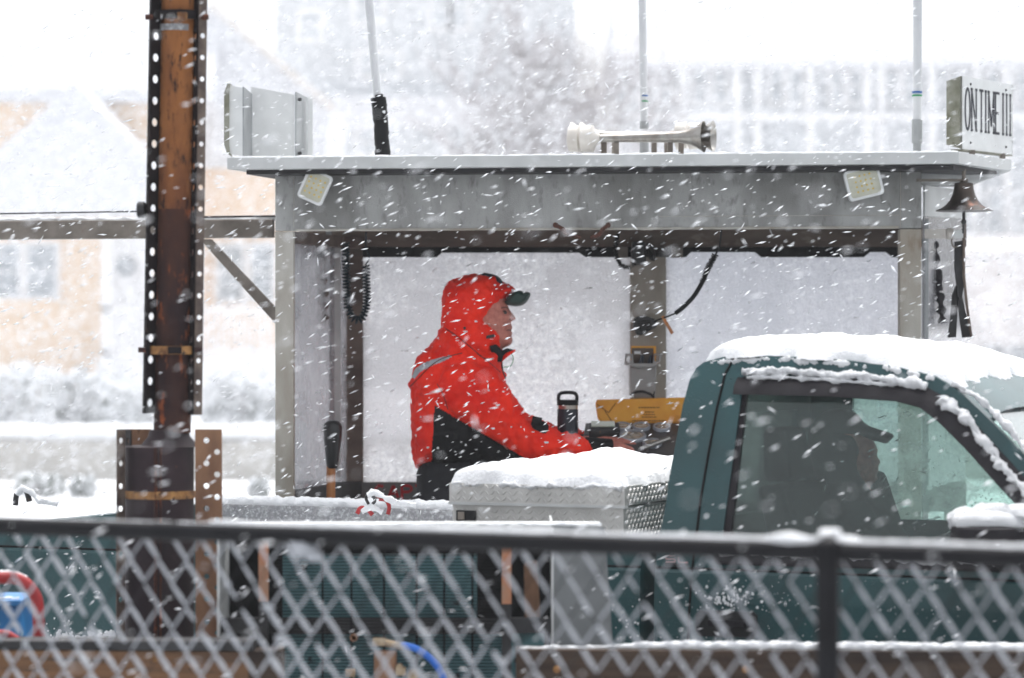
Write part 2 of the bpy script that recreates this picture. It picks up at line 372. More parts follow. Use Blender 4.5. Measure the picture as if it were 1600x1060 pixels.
m_peach = M('peach_siding', (236, 212, 186), (230, 205, 178), sc=.8, rough=.85)
m_trimwhite = M('white_house_trim', (236, 236, 236), (228, 228, 230), sc=2, rough=.7)
m_housegrey = M('pale_grey_siding', (204, 208, 212), (192, 196, 200), sc=.6, rough=.85)
m_housewarm = M('pale_stone_wall', (224, 218, 212), (212, 206, 200), sc=.6, rough=.85)
m_windowfar = M('dim_house_window', (164, 172, 179), (138, 146, 153), sc=1.5, rough=.15)
m_windowfaded = M('haze_faded_window', (196, 202, 207), (188, 194, 199), sc=1, rough=.8)  # window panes paled in colour to carry the snow haze
m_bark = M('grey_bark', (166, 160, 162), (150, 146, 148), sc=3, rough=.9)  # bark lightened in colour in place of thicker haze
m_hedge = M('snowy_hedge', (92, 98, 92), (70, 78, 70), sc=9, rough=.95, snow=.75, snsc=9)
m_greenhedge = M('dark_green_shrub', (62, 76, 58), (46, 60, 44), sc=20, rough=.95, snow=.5, snsc=14)
m_stone = M('grey_sea_wall', (190, 188, 184), (176, 174, 170), sc=2, rough=.9, bump=.3, bsc=12)
m_water = M('grey_water', (120, 130, 136), (100, 110, 118), sc=.6, rough=.12, bump=1, bsc=3)
m_deck = M('wet_snowy_deck', (120, 120, 124), (90, 90, 94), sc=4, rough=.7, spots=(220, 224, 228), spsc=6, spt=.45, spw=.1)
m_ledglass = M('led_lens', (206, 206, 190), (192, 192, 176), sc=24, rough=.2, coat=.6)
m_led = M('led_chip', (222, 196, 96), (210, 180, 80), sc=40, rough=.3)
m_ink = M('black_lettering', (34, 36, 48), (44, 46, 58), sc=60, rough=.6, spots=(190, 192, 196), spsc=120, spt=.66)
m_redink = M('red_lettering', (200, 30, 40), (176, 28, 38), sc=40, rough=.6, spots=(110, 96, 96), spsc=60, spt=.62)
m_chromeink = M('badge_lettering', (204, 176, 174), (190, 130, 130), sc=60, rough=.3, metal=.5)
m_blueband = M('blue_band', (24, 96, 170), rough=.5); m_greenband = M('green_band', (30, 150, 90), rough=.5)
m_antenna = M('white_fibreglass', (214, 216, 218), (204, 206, 210), sc=6, rough=.4)

# ---------------------------------------------------------------- lettering (strokes on a plane)
GL = {'O': [('e',)], 'N': [(0, 0, 0, 1), (0, 1, 1, 0), (1, 0, 1, 1)], 'T': [(.5, 0, .5, 1), (0, 1, 1, 1)], 'I': [(.5, 0, .5, 1)],
      'M': [(0, 0, 0, 1), (0, 1, .5, .15), (.5, .15, 1, 1), (1, 0, 1, 1)], 'E': [(0, 0, 0, 1), (0, 1, 1, 1), (0, .5, .75, .5), (0, 0, 1, 0)],
      'C': [('c',)], 'A': [(0, 0, .5, 1), (.5, 1, 1, 0), (.2, .35, .8, .35)], 'P': [(0, 0, 0, 1), ('p',)],
      'S': [(1, 1, 0, 1), (0, 1, 0, .5), (0, .5, 1, .5), (1, .5, 1, 0), (1, 0, 0, 0)], 'L': [(0, 1, 0, 0), (0, 0, 1, 0)]}
def letter(mb, ch, o, u, w, nrm, cw, h, sw, serif=0, depth=.0015, thin=None):
    o = Vector(o); u = Vector(u).normalized(); w = Vector(w).normalized(); nrm = Vector(nrm).normalized()
    def pt(a, b): return o + u * (a * cw) + w * (b * h)
    def bar(a, b, wd):
        d = b - a; side = d.cross(nrm).normalized() * (wd / 2)
        mb.prism([a + side, b + side, b - side, a - side], nrm * depth)
    for s in GL[ch]:
        if s[0] in ('e', 'c'):
            a0, a1 = (0, 360) if s[0] == 'e' else (50, 310)
            n = 20; pr = None
            for i in range(n + 1):
                an = R(a0 + (a1 - a0) * i / n); q = pt(.5 + .5 * math.cos(an), .5 + .5 * math.sin(an))
                if pr is not None: bar(pr, q + (q - pr) * .08, sw)
                pr = q
        elif s[0] == 'p':
            pr = pt(0, 1)
            for i in range(9):
                an = R(90 - 180 * i / 8); q = pt(.55 + .45 * math.cos(an), .74 + .26 * math.sin(an)); bar(pr, q, sw); pr = q
            bar(pr, pt(0, .48), sw)
        else:
            a, b = pt(s[0], s[1]), pt(s[2], s[3])
            vert = abs(s[0] - s[2]) < .01
            e = w * (sw * .5) if (vert and not serif) else Vector((0, 0, 0))
            bar(a - e, b + e, sw if (vert or thin is None) else thin)
            if serif and vert:
                for q in (a, b): bar(q - u * serif, q + u * serif, sw * .9)

# ---------------------------------------------------------------- ground, water, shore
g = MB(); g.add([(-400, 26, -.2), (400, 26, -.2), (400, 900, 6), (-400, 900, 6)], [(0, 1, 2, 3)])
tag(g.build('snowy_ground', m_snow), kind='structure')
g = MB(); g.add([(-300, -30, -1), (300, -30, -1), (300, 27, -1), (-300, 27, -1)], [(0, 1, 2, 3)])
tag(g.build('water', m_water), kind='structure')
g = MB(); g.box(-300, 300, 26, 26.6, -1.6, -.16); tag(g.build('sea_wall_edge', m_stone), kind='structure')
g = MB(); g.box(-8, 8, 8.15, 16.5, -.5, 0); tag(g.build('ferry_deck', m_deck), kind='structure')
g = MB(); g.box(-8, 8, -3, 8.0, -.4, .1); tag(g.build('dock', m_deck), kind='structure')

# ---------------------------------------------------------------- far houses, hedge, trees
def farbox(mb, x0, y0, x1, y1, D, depth, mi=0):   # photo rectangle standing as a box at distance D
    a = P(x0, y1, D); b = P(x1, y0, D)
    mb.box(a.x, b.x, D, D + depth, a.z, b.z, mi)
def far_window(parent, x0, y0, x1, y1, D, muntin=True, glass=None):
    f = MB(); w = 7
    for r in ((x0 - w, y0 - w, x1 + w, y0), (x0 - w, y1, x1 + w, y1 + w), (x0 - w, y0, x0, y1), (x1, y0, x1 + w, y1)): farbox(f, *r, D - .1, .14)
    if muntin: farbox(f, x0, (y0 + y1) / 2 - 1.5, x1, (y0 + y1) / 2 + 1.5, D - .08, .1)
    fr = f.build('window', m_trimwhite, parent)
    g_ = MB(); farbox(g_, x0, y0, x1, y1, D - .03, .06); g_.build('pane', glass or m_windowfar, fr)
HD = 66
h = thing('peach_house', P(150, 655, HD + 3), 'peach sided house with snow covered roof and white porch, blurred behind the rusty piling', 'house')
w = MB(); farbox(w, -420, 135, 300, 655, HD, 8); farbox(w, 300, 250, 470, 655, HD + 1.5, 6); w.build('wall', m_peach, h)
r_ = MB()
a = P(-460, 138, HD - .6); b = P(330, 138, HD - .6)
r_.prism([(a.x, a.y, a.z), (a.x, a.y + 5, a.z + 3.8), (a.x, a.y + 10, a.z), (a.x, a.y + 10, a.z - .3), (a.x, a.y, a.z - .3)], (b.x - a.x, 0, 0))
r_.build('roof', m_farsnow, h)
pg = MB()   # porch gable with snow on it
pg.prism([P(115, 138, HD - 2.5), P(238, 262, HD - 2.5), P(238, 335, HD - 2.5), P(-40, 335, HD - 2.5), P(-40, 262, HD - 2.5)], (0, 2.5, 0))
pg.prism([P(115, 126, HD - 2.7), P(250, 262, HD - 2.7), P(238, 272, HD - 2.7), P(115, 146, HD - 2.7), P(-10, 272, HD - 2.7), P(-22, 262, HD - 2.7)], (0, 2.7, 0))
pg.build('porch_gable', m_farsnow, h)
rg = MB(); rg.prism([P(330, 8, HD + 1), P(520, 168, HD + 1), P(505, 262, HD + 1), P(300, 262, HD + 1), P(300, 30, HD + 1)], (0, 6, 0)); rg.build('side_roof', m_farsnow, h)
rk = MB(); rk.prism([P(330, 2, HD + .8), P(525, 166, HD + .8), P(519, 176, HD + .8), P(326, 12, HD + .8)], (0, .2, 0)); rk.build('rake_board', m_housewarm, h)  # brown board painted pale to put haze over it
for wd in ((-60, 385, -22, 462), (-8, 385, 28, 462), (44, 385, 86, 462), (342, 385, 378, 468), (395, 385, 425, 468)): far_window(h, *wd, HD if wd[0] < 300 else HD + 1.4)
d = MB(); farbox(d, 168, 365, 232, 560, HD - .12, .2); d.build('door', m_trimwhite, h)
for x_ in (226, 300, 158): d = MB(); farbox(d, x_, 335, x_ + 13, 600, HD - 2.3, .3); d.build('porch_column', m_trimwhite, h)
o_ = MB(); o_.lathe(P(196, 416, HD - .2), (0, 1, 0), [(0, .22), (.1, .22)], 20); ov = o_.build('oval_window', m_windowfar, h)
ra = MB(); farbox(ra, 158, 480, 430, 488, HD - 2.3, .12); farbox(ra, 158, 548, 430, 556, HD - 2.3, .12)
for k in range(34): farbox(ra, 160 + k * 8, 488, 163.5 + k * 8, 548, HD - 2.27, .06)
ra.build('porch_railing', m_trimwhite, h)
st = MB(); farbox(st, 150, 560, 440, 655, HD - 2.2, 2); st.build('porch_base', m_trimwhite, h)

HM = 92
h2 = thing('pale_house', P(700, 640, HM), 'pale grey house with square windows, half lost in snowfall above the left of the booth', 'house')
w = MB(); farbox(w, 430, -160, 900, 620, HM, 8); w.build('wall', m_housegrey, h2)
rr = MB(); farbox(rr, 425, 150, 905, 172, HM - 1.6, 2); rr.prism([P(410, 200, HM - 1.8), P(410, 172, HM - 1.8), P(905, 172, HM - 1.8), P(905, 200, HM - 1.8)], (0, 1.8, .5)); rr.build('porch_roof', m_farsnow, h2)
for wd in ((556, -10, 596, 34), (676, -20, 700, 42), (706, -20, 730, 42), (562, 86, 622, 116), (470, 20, 500, 60), (560, 205, 590, 240), (700, 200, 730, 240), (480, 205, 520, 300)): far_window(h2, *wd, HM, glass=m_windowfaded)
HR = 84
h3 = thing('long_grey_building', P(1300, 600, HR), 'long grey building with snow roof and white columns behind the right half of the booth', 'building')
w = MB(); farbox(w, 985, 80, 1900, 600, HR, 9); w.build('wall', m_housegrey, h3)
rr = MB(); a = P(965, 92, HR - 1.2); b = P(1930, 78, HR - 1.2)
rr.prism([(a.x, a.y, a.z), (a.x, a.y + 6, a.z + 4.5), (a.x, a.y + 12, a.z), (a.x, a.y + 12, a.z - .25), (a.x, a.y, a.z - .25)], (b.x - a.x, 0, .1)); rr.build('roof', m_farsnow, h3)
for k, x in enumerate((1030, 1085, 1118, 1205, 1236, 1300, 1330, 1385, 1416, 1490, 1545, 1590, 1640)):
    far_window(h3, x, 112, x + 16, 160, HR, glass=m_windowfaded)
for k, x in enumerate((1200, 1290, 1385, 1480, 1545, 1600)): far_window(h3, x, 300, x + 34, 372, HR, glass=m_windowfaded)
for x in (1000, 1062, 1148, 1180, 1262, 1352, 1372, 1452, 1522, 1570, 1625, 1700): cl = MB(); farbox(cl, x, 96, x + 9, 560, HR - 1.1, .35); cl.build('porch_column', m_trimwhite, h3)
cl = MB(); farbox(cl, 985, 178, 1800, 186, HR - 1.45, .3); cl.build('porch_beam', m_trimwhite, h3)
lp = MB(); lp.prism([P(1420, 540, HR - 6), P(1420, 392, HR - 6), P(1760, 392, HR - 6), P(1760, 540, HR - 6)], (0, 4, .6)); lp.build('lean_to_roof', M('pale_weathered_shingle', (206, 200, 198), (188, 184, 184), sc=1.2, rough=.9), h3)

def branch(mb, p, d, r, n, depth):
    pts = [p]; q = Vector(p); dd = Vector(d)
    for i in range(n):
        dd = (dd + Vector((random.uniform(-.22, .22), random.uniform(-.22, .22), random.uniform(-.06, .16)))).normalized()
        q = q + dd * (r * 9 + .12); pts.append(q.copy())
    mb.tube(pts, [r * (1 - .6 * i / n) for i in range(n + 1)], 5)
    if depth > 0:
        for i in range(1, len(pts)):
            for _ in range(2 if depth > 1 else 3):
                nd = (dd + Vector((random.uniform(-1, 1), random.uniform(-1, 1), random.uniform(-.3, .9)))).normalized()
                branch(mb, pts[i], nd, r * .52, 3, depth - 1)
def bare_tree(px, py, D, H, label, name='bare_tree', trunk_r=.16):
    base = P(px, py, D); t = thing(name, base, label, 'tree')
    k = MB(); k.tube([base, base + Vector((.05, 0, H * .25)), base + Vector((-.05, .05, H * .5))], [trunk_r, trunk_r * .8, trunk_r * .6], 8); k.build('trunk', m_bark, t, True)
    c = MB()
    for i in range(7): branch(c, base + Vector((0, 0, H * (.24 + .04 * i))), (random.uniform(-.8, .8), random.uniform(-.5, .5), 1), trunk_r * .42, 5, 2)
    tw = MB()
    for i in range(1900):
        th = random.uniform(0, 6.283); rad = random.random() ** .6; zz = random.uniform(-1, 1)
        q = base + Vector((math.cos(th) * rad * H * .27 * math.sqrt(1 - .8 * zz * zz), math.sin(th) * rad * H * .2, H * .60 + zz * H * .36))
        d = Vector((random.uniform(-1, 1), random.uniform(-1, 1), random.uniform(0, 1))).normalized()
        c.tube([q, q + d * .22, q + d * .3 + Vector((random.uniform(-.1, .1), 0, random.uniform(0, .2)))], [.016, .01, .005], 3, cap=False)
    c.build('crown', m_bark, t)
random.seed(3)
bare_tree(868, 640, 58, 7.6, 'bare grey tree fading into the snow above the horns')
bare_tree(800, 640, 64, 5.6, 'smaller bare tree left of the tree above the horns', trunk_r=.1)
def clump(name, x0, x1, y0, y1, D, mat, label, cat, group=None, n=600, leaf=.06, lumps=3):
    a = P(x0, y1, D); b = P(x1, y0, D); W = b.x - a.x; H = b.z - a.z
    t = thing(name, Vector(((a.x + b.x) / 2, D + W * .3, a.z)), label, cat, group)
    s = MB(); s.tube([Vector(((a.x + b.x) / 2, D + W * .3, a.z)), Vector(((a.x + b.x) / 2, D + W * .3, a.z + H * .5))], .04, 6); s.build('stem', m_bark, t)
    c = MB(); dep = min(W * .5, 1.2)
    for i in range(n):
        u = random.uniform(-1, 1); v = random.uniform(0, 1); y = random.uniform(-1, 1)
        top = .78 + .22 * noise.noise(Vector((u * lumps + x0 * .1, 0, 3)))
        if u * u * .7 + y * y * .6 > 1.15 - .5 * v * v: continue
        q = Vector(((a.x + b.x) / 2 + u * W / 2, D + dep + y * dep, a.z + H * v * top))
        d1 = Vector((random.uniform(-1, 1), random.uniform(-1, 1), random.uniform(-1, 1))).normalized(); d2 = d1.orthogonal().normalized()
        l = leaf * random.uniform(.6, 1.4)
        c.add([q - d1 * l, q + d2 * l * .6, q + d1 * l, q - d2 * l * .6], [(0, 1, 2, 3)])
    c.build('crown', mat, t)
random.seed(11)
for i, (x0, x1, y0) in enumerate(((-60, 80, 548), (60, 190, 560), (150, 290, 575), (310, 440, 560), (400, 520, 575))):
    clump('snowy_shrub', x0, x1, y0, 668, 44 + i % 2, m_hedge, ['grey snow dusted shrub at the far left edge', 'grey snow dusted shrub just left of the rusty piling', 'grey snow dusted shrub right behind the rusty piling',
          'grey snow dusted shrub between the piling and the booth', 'grey snow dusted shrub behind the left booth post'][i], 'shrub', 'snow dusted shrubs beyond the sea wall', n=2600, leaf=.05)
for i, (x0, x1, y0, y1) in enumerate(((18, 94, 733, 778), (108, 146, 737, 778), (388, 418, 742, 778))):
    clump('low_shrub', x0, x1, y0, y1, 33, m_greenhedge, ['wide low dark green shrub showing left of the rusty piling', 'small low dark green shrub just left of the rusty piling', 'small low dark green shrub right against the booth post'][i],
          'shrub', 'low dark shrubs in front of the wall', n=900, leaf=.03)
wl_ = MB(); a = P(-300, 752, 36); b = P(1900, 690, 36); wl_.box(a.x, b.x, 36, 36.5, a.z, b.z)
wt = thing('garden_wall', Vector(((a.x + b.x) / 2, 36.2, a.z)), 'long low pale wall capped with snow behind the ferry', 'wall')
wl_.build('wall', m_stone, wt); c_ = MB(); pth = resample([P(-300, 679, 36.2), P(1900, 679, 36.2)], .25); c_.tube(pth, .13, 8, jit=.3); c_.build('snow_cap', m_snow, wt, True)

# ---------------------------------------------------------------- control booth
BD, RD = 12.2, 13.1
booth = thing('control_booth', P(930, 530, 12.6) - Vector((0, 0, 1.49)), 'open fronted grey aluminium control booth on the ferry deck sheltering the man in red', 'booth')
def fr(pts, D, depth, mb=None, holes=()):
    mb = mb or MB(); return mb.prism([P(x, y, D) for x, y in pts], (0, depth, 0), [[P(x, y, D) for x, y in hh] for hh in holes])
def rc(x0, y0, x1, y1): return [(x0, y0), (x1, y0), (x1, y1), (x0, y1)]
m = MB()
fr([(430, 262), (1440, 257), (1440, 357), (430, 361)], BD, .05, m)
hd = m.build('front_header', m_alu, booth, bevel=.004)
zf = .25
def post(x0, x1, ytop, D, dep, mat, name='post'):
    a = P(x0, ytop, D); b = P(x1, ytop, D); mm = MB(); mm.box(a.x, b.x, D, D + dep, zf, a.z); return mm.build(name, mat, booth, bevel=.004)
post(430, 459, 362, BD + .002, .07, m_alupost); post(1406, 1440, 358, BD + .002, .07, m_alupost)
post(535, 567, 372, RD, .07, m_brownbeam); post(985, 1041, 372, RD - .02, .09, m_alupost); post(1478, 1508, 345, RD, .06, m_alupost)
m = MB(); fr([(467, 345), (1510, 345), (1510, 386), (467, 386)], RD - .03, .08, m)
m.prism([P(430, 362, BD + .07), P(462, 362, BD + .07), P(567, 372, RD - .03), P(535, 372, RD - .03)], (0, 0, -.05))
a = P(460, 361, BD + .05); b = P(1510, 361, BD + .05)
m.build('rear_header', m_brownbeam, booth)
m = MB()
fr([(567, 386), (1406, 386), (1406, 402), (1395, 402), (1385, 394), (1360, 394), (1350, 402), (1190, 402), (1180, 394), (1080, 394), (1072, 402), (915, 402), (905, 395), (700, 395), (690, 395), (682, 402), (567, 402)], RD - .02, .03, m)
m.build('rolled_curtain', m_black, booth)
m = MB(); m.tube([P(1030, 338.5, BD - .001), P(1404, 336.5, BD - .001)], .0010, 5); m.build('weld_line', m_alupost, booth)
for x_ in (1407, 459): m = MB(); m.tube([P(x_, 268, BD - .001), P(x_, 356, BD - .001)], .0012, 5); m.build('weld_line', m_alupost, booth)
m = MB(); m.tube(resample([P(462, 360, BD - .002), P(1404, 355.5, BD - .002)], .03), .0055, 6, jit=.5); m.build('stained_edge', m_alupost, booth)
# rolled-curtain hinges
for x in (972, 1058):
    m = MB(); fr(rc(x - 9, 386, x + 9, 403), RD - .04, .02, m)
    for dx in (-4, 4):
        for dy in (390, 398): m.lathe(P(x + dx, dy, RD - .045), (0, 1, 0), [(0, .005), (.006, .005)], 8)
    m.build('hinge', m_galv, booth)
# sills
m = MB(); fr([(459, 768), (566, 752), (566, 790), (459, 800)], BD + .4, .04, m) if False else None
s0 = P(452, 767, BD + .04); s1 = P(566, 752, RD)
m.prism([s0, s1, Vector((s1.x, s1.y, s1.z - .16)), Vector((s0.x, s0.y, s0.z - .16))], (-.06, .01, 0))
m.build('side_sill', m_darkmetal, booth)
m = MB(); fr([(560, 754), (1510, 754), (1510, 800), (560, 800)], RD - .01, .05, m); m.build('rear_sill', M('grey_sill', (120, 118, 118), (98, 96, 96), sc=8, rough=.7, spots=(70, 68, 66), spsc=20, spt=.62), booth)
m = MB()
x = 586
for ch in 'CAPT':
    letter(m, ch, P(x, 778, RD - .012), (1, 0, 0), (0, 0, 1), (0, -1, 0), .044, .055, .0125, depth=.002); x += 21
m.build('lettering', m_redink, booth)
# panes
m = MB(); fr([(567, 386), (985, 386), (985, 754), (567, 754)], RD + .02, .006, m); m.build('window_pane', m_pane, booth)
m = MB(); fr([(1041, 386), (1490, 386), (1490, 754), (1041, 754)], RD + .022, .006, m); m.build('window_pane', m_pane2, booth)
a0 = P(452, 368, BD + .07); a1 = P(540, 376, RD - .01)
m = MB(); m.prism([a0, a1, Vector((a1.x, a1.y, s1.z)), Vector((a0.x, a0.y, s0.z))], (.006, 0, 0)); m.build('side_pane', m_clear, booth)
a0 = P(1442, 338, BD + .07); a1 = P(1506, 342, RD - .01)
m = MB(); m.prism([a0, a1, Vector((a1.x, a1.y, 1.1)), Vector((a0.x, a0.y, 1.1))], (.006, 0, 0)); m.build('side_pane', m_clear, booth)
for (xa, da) in ((1445, BD + .09), (512, RD - .25)):
    q = P(xa, 342, da); m = MB(); m.box(q.x - .008, q.x + .016, da, da + .03, zf, q.z); m.build('pane_frame', m_greystrip, booth)
q = P(520, 375, RD - .2); m = MB(); m.box(q.x - .03, q.x + .035, q.y, q.y + .02, 1.12, q.z); m.build('side_mullion', m_alulight, booth)
m = MB(); a = P(425, 0, BD); b = P(1515, 0, RD); m.box(a.x, b.x, BD - .05, RD + .1, .0, zf); m.build('floor', m_darkmetal, booth)
# roof slab
def roofpoly(y): 
    return None
TL, TR, TRB = P(355, 247, 12.0), P(1498, 238, 12.0), P(1580, 250, 12.55)
BRk = TRB + Vector((.02, .95, -.0)); BLk = TL + Vector((.42, 1.5, 0)); MLk = TL + Vector((-.02, .3, 0))
th = .047
top = [TL, TR, TRB, BRk, BLk]
m = MB(); m.add([*top, *[p - Vector((0, 0, th)) for p in top]], [(4, 3, 2, 1, 0), (5, 6, 7, 8, 9), (0, 1, 6, 5), (1, 2, 7, 6), (2, 3, 8, 7), (3, 4, 9, 8), (4, 0, 5, 9)])
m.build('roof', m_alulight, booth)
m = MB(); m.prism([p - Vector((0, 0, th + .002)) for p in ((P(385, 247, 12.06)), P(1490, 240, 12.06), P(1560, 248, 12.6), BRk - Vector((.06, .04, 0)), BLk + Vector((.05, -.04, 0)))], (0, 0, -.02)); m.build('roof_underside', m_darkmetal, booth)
m = MB(); gp = [P(1430, 268, 12.35), P(1568, 268, 12.6)] + [P(1568 - 130 * (1 - math.cos(R(a_))), 268 + 24 * math.sin(R(a_)), 12.6 - .25 * (1 - math.cos(R(a_)))) for a_ in (20, 40, 60, 80)]
m.add([P(1432, 264, 12.3), P(1572, 264, 12.6), P(1552, 278, 12.58), P(1520, 288, 12.5), P(1480, 290, 12.4), P(1432, 290, 12.3),
       *[v + Vector((0, .02, 0)) for v in (P(1432, 264, 12.3), P(1572, 264, 12.6), P(1552, 278, 12.58), P(1520, 288, 12.5), P(1480, 290, 12.4), P(1432, 290, 12.3))]],
      [(5, 4, 3, 2, 1, 0), (6, 7, 8, 9, 10, 11)] + [(i, (i + 1) % 6, (i + 1) % 6 + 6, i + 6) for i in range(6)])
m.build('roof_gusset', m_alulight, booth)
m = MB()
m.prism([p for p in (P(1442, 290, BD + .1), P(1442, 338, BD + .1), P(1508, 342, RD), P(1508, 298, RD))], (.01, 0, 0)); m.build('side_fascia', m_alulight, booth)
# thin snow on the roof edge
m = MB(); m.tube([p + Vector((0, .02, .0)) for p in resample([TL + Vector((.02, 0, 0)), TR], .02)], .007, 8, jit=.8); m.build('snow_line', m_snow, booth, True)

# name boards on the roof
def name_board(a, b, hgt, label, letters, flange_back):
    a = Vector(a); b = Vector(b); u = (b - a).normalized(); nrm = Vector((u.y, -u.x, 0)); 
    t = thing('name_board', (a + b) / 2 - Vector((0, 0, .0)), label, 'sign')
    m = MB(); m.prism([a, b, b + Vector((0, 0, hgt)), a + Vector((0, 0, hgt))], -nrm * .01); m.build('panel', m_white, t)
    m = MB()
    for q, s in ((a, 1), (b, -1)):
        m.prism([q, q + Vector((0, 0, hgt)), q + Vector((0, 0, hgt - .02)) - nrm * .07, q + Vector((0, 0, .02)) - nrm * .07], u * (.006 * s))
    m.prism([a - Vector((0, 0, .001)), b - Vector((0, 0, .001)), b - nrm * .05, a - nrm * .05], (0, 0, -.006)); m.build('flange', m_dirty, t)
    return t, u, nrm
a = P(1503, 233, 12.2); b = P(1582, 242, 12.72)
t, u, nrm = name_board(a, b, .31, 'white name board lettered ON TIME III standing on the right end of the booth roof', True, 1)
m = MB(); L_ = (b - a).length
zb = .085; xs = .035
for wd_ in ('ON', 'TIME', 'III'):
    for ch in wd_:
        cw = {'I': .018, 'M': .062, 'O': .056, 'N': .052}.get(ch, .046)
        letter(m, ch, a + u * xs + Vector((0, 0, zb)) + nrm * .001, u, (0, 0, 1), nrm, cw, .175, .0115, serif=0.011 if ch not in 'O' else 0, thin=.011)
        xs += cw + (.020 if ch != 'I' else .026)
    xs += .017
m.build('lettering', m_ink, t)
m = MB()
for f_ in (.16, .86):
    for z_ in (.03, .28): m.lathe(a + u * L_ * f_ + Vector((0, 0, z_)) + nrm * .001, nrm, [(0, .006), (.004, .004)], 8)
m.build('screws', m_darkmetal, t)
m = MB(); 
for f_ in (.2, .8): q = a + u * L_ * f_; m.box(q.x - .01, q.x + .01, q.y - .01, q.y + .03, q.z - .03, q.z)
m.build('bracket', m_galv, t)
# left board, seen from behind
t = thing('name_board', P(420, 245, 12.3), 'white boxed board seen from behind on the left end of the booth roof', 'sign')
m = MB(); fr([(392, 136), (460, 148), (460, 244), (392, 244)], 12.35, .01, m); fr([(357, 133), (379, 138), (379, 244), (357, 240)], 12.2, .01, m); m.build('panel', m_white, t)
m = MB(); m.prism([P(379, 136, 12.2), P(392, 147, 12.35), P(392, 244, 12.35), P(379, 244, 12.2)], (.006, 0, 0)); m.build('grey_flange', m_greystrip, t)
m = MB(); m.prism([P(461, 144, 12.34), P(480, 154, 12.5), P(480, 244, 12.5), P(461, 244, 12.34)], (.006, 0, 0)); m.build('grey_flange', m_greystrip, t)
m = MB(); m.prism([P(481, 152, 12.45), P(489, 152, 12.45), P(489, 244, 12.45), P(481, 244, 12.45)], (0, .01, 0)); m.build('edge_strip', m_white, t)
m = MB(); m.prism([P(355, 131, 12.19), P(360, 131, 12.19), P(358, 146, 12.19), P(358, 226, 12.19), P(360, 244, 12.19), P(354, 238, 12.19), P(350, 226, 12.19), P(350, 146, 12.19)], (0, .08, 0)); m.build('edge_flange', m_dirty, t)
for y_ in (156, 240):
    m = MB(); m.lathe(P(468, y_, 12.36), (.3, -1, 0), [(0, .008), (.012, .008)], 8); m.build('bolt', m_darkmetal, t)

# ---------------------------------------------------------------- antennas
def antenna(xb, yb, xt, D, label, base, bands=None, r=6.6):
    t = thing('whip_antenna', P(xb, 245, D), label, 'antenna', 'antennas on the booth roof')
    k = D / F; y1 = base[1]
    def X(y): return xb + (xt - xb) * (yb - y) / (yb + 40)
    m = MB(); m.tube([P(X(y1), y1, D), P(X(100), 100, D), P(X(-400), -400, D)], [r * k * .95, r * k, r * k * 1.25], 14); m.build('rod', m_antenna, t, True)
    return t, X, k * 1.15
t, X, k = antenna(598, 245, 573, 12.5, 'leaning white whip antenna wrapped in black at its base, left end of the roof', (245, 152))
m = MB(); pp = [P(x_, y_, 12.48) for x_, y_ in ((598, 246), (597, 225), (596, 200), (594, 178), (591, 153))]
m.tube(resample(pp, .01), [10 * k if i > 2 else 11 * k for i in range(len(resample(pp, .01)))], 12, jit=.12); m.tube([P(593, 155, 12.48), P(592, 148, 12.48)], 5.5 * k, 10); m.build('base_wrap', m_black, t, True)
m = MB(); m.ball(P(600, 175, 12.44), .007, 8, 6, jit=.4); m.ball(P(602, 190, 12.44), .005, 8, 6, jit=.4); m.build('snow_bits', m_snow, t, True)
t, X, k = antenna(1007, 245, 1003, 12.9, 'upright white antenna with blue and green bands standing behind the horns', (245, 190), r=6)
m = MB(); m.tube([P(1006.5, 151, 12.9), P(1006.5, 149, 12.9)], 5.4 * k, 14); m.build('blue_band', m_blueband, t, True)
m = MB(); m.tube([P(1006.5, 159.5, 12.9), P(1006.5, 157.5, 12.9)], 5.4 * k, 14); m.build('green_band', m_greenband, t, True)
m = MB(); m.tube([P(1006.5, 246, 12.9), P(1006.5, 222, 12.9)], 6.2 * k, 14); m.build('base_mount', m_greystrip, t, True); m = MB(); m.tube([P(1006.5, 202, 12.9), P(1006.5, 190, 12.9)], 6 * k, 14); m.build('base_clamp', m_greystrip, t, True)
t, X, k = antenna(1433, 236, 1434, 12.4, 'upright white antenna with blue and green bands near the name board', (236, 187), r=7)
m = MB(); m.tube([P(1433, 146, 12.4), P(1433, 143, 12.4)], 6.9 * k, 14); m.build('blue_band', m_blueband, t, True)
m = MB(); m.tube([P(1433, 151, 12.4), P(1433, 148.5, 12.4)], 6.9 * k, 14); m.build('green_band', m_greenband, t, True)
m = MB(); m.tube([P(1433, 224, 12.4), P(1433, 187, 12.4)], 7.2 * k, 14); m.tube([P(1433, 242, 12.4), P(1433, 224, 12.4)], 5.5 * k, 14); m.build('base_clamp', m_greystrip, t, True)

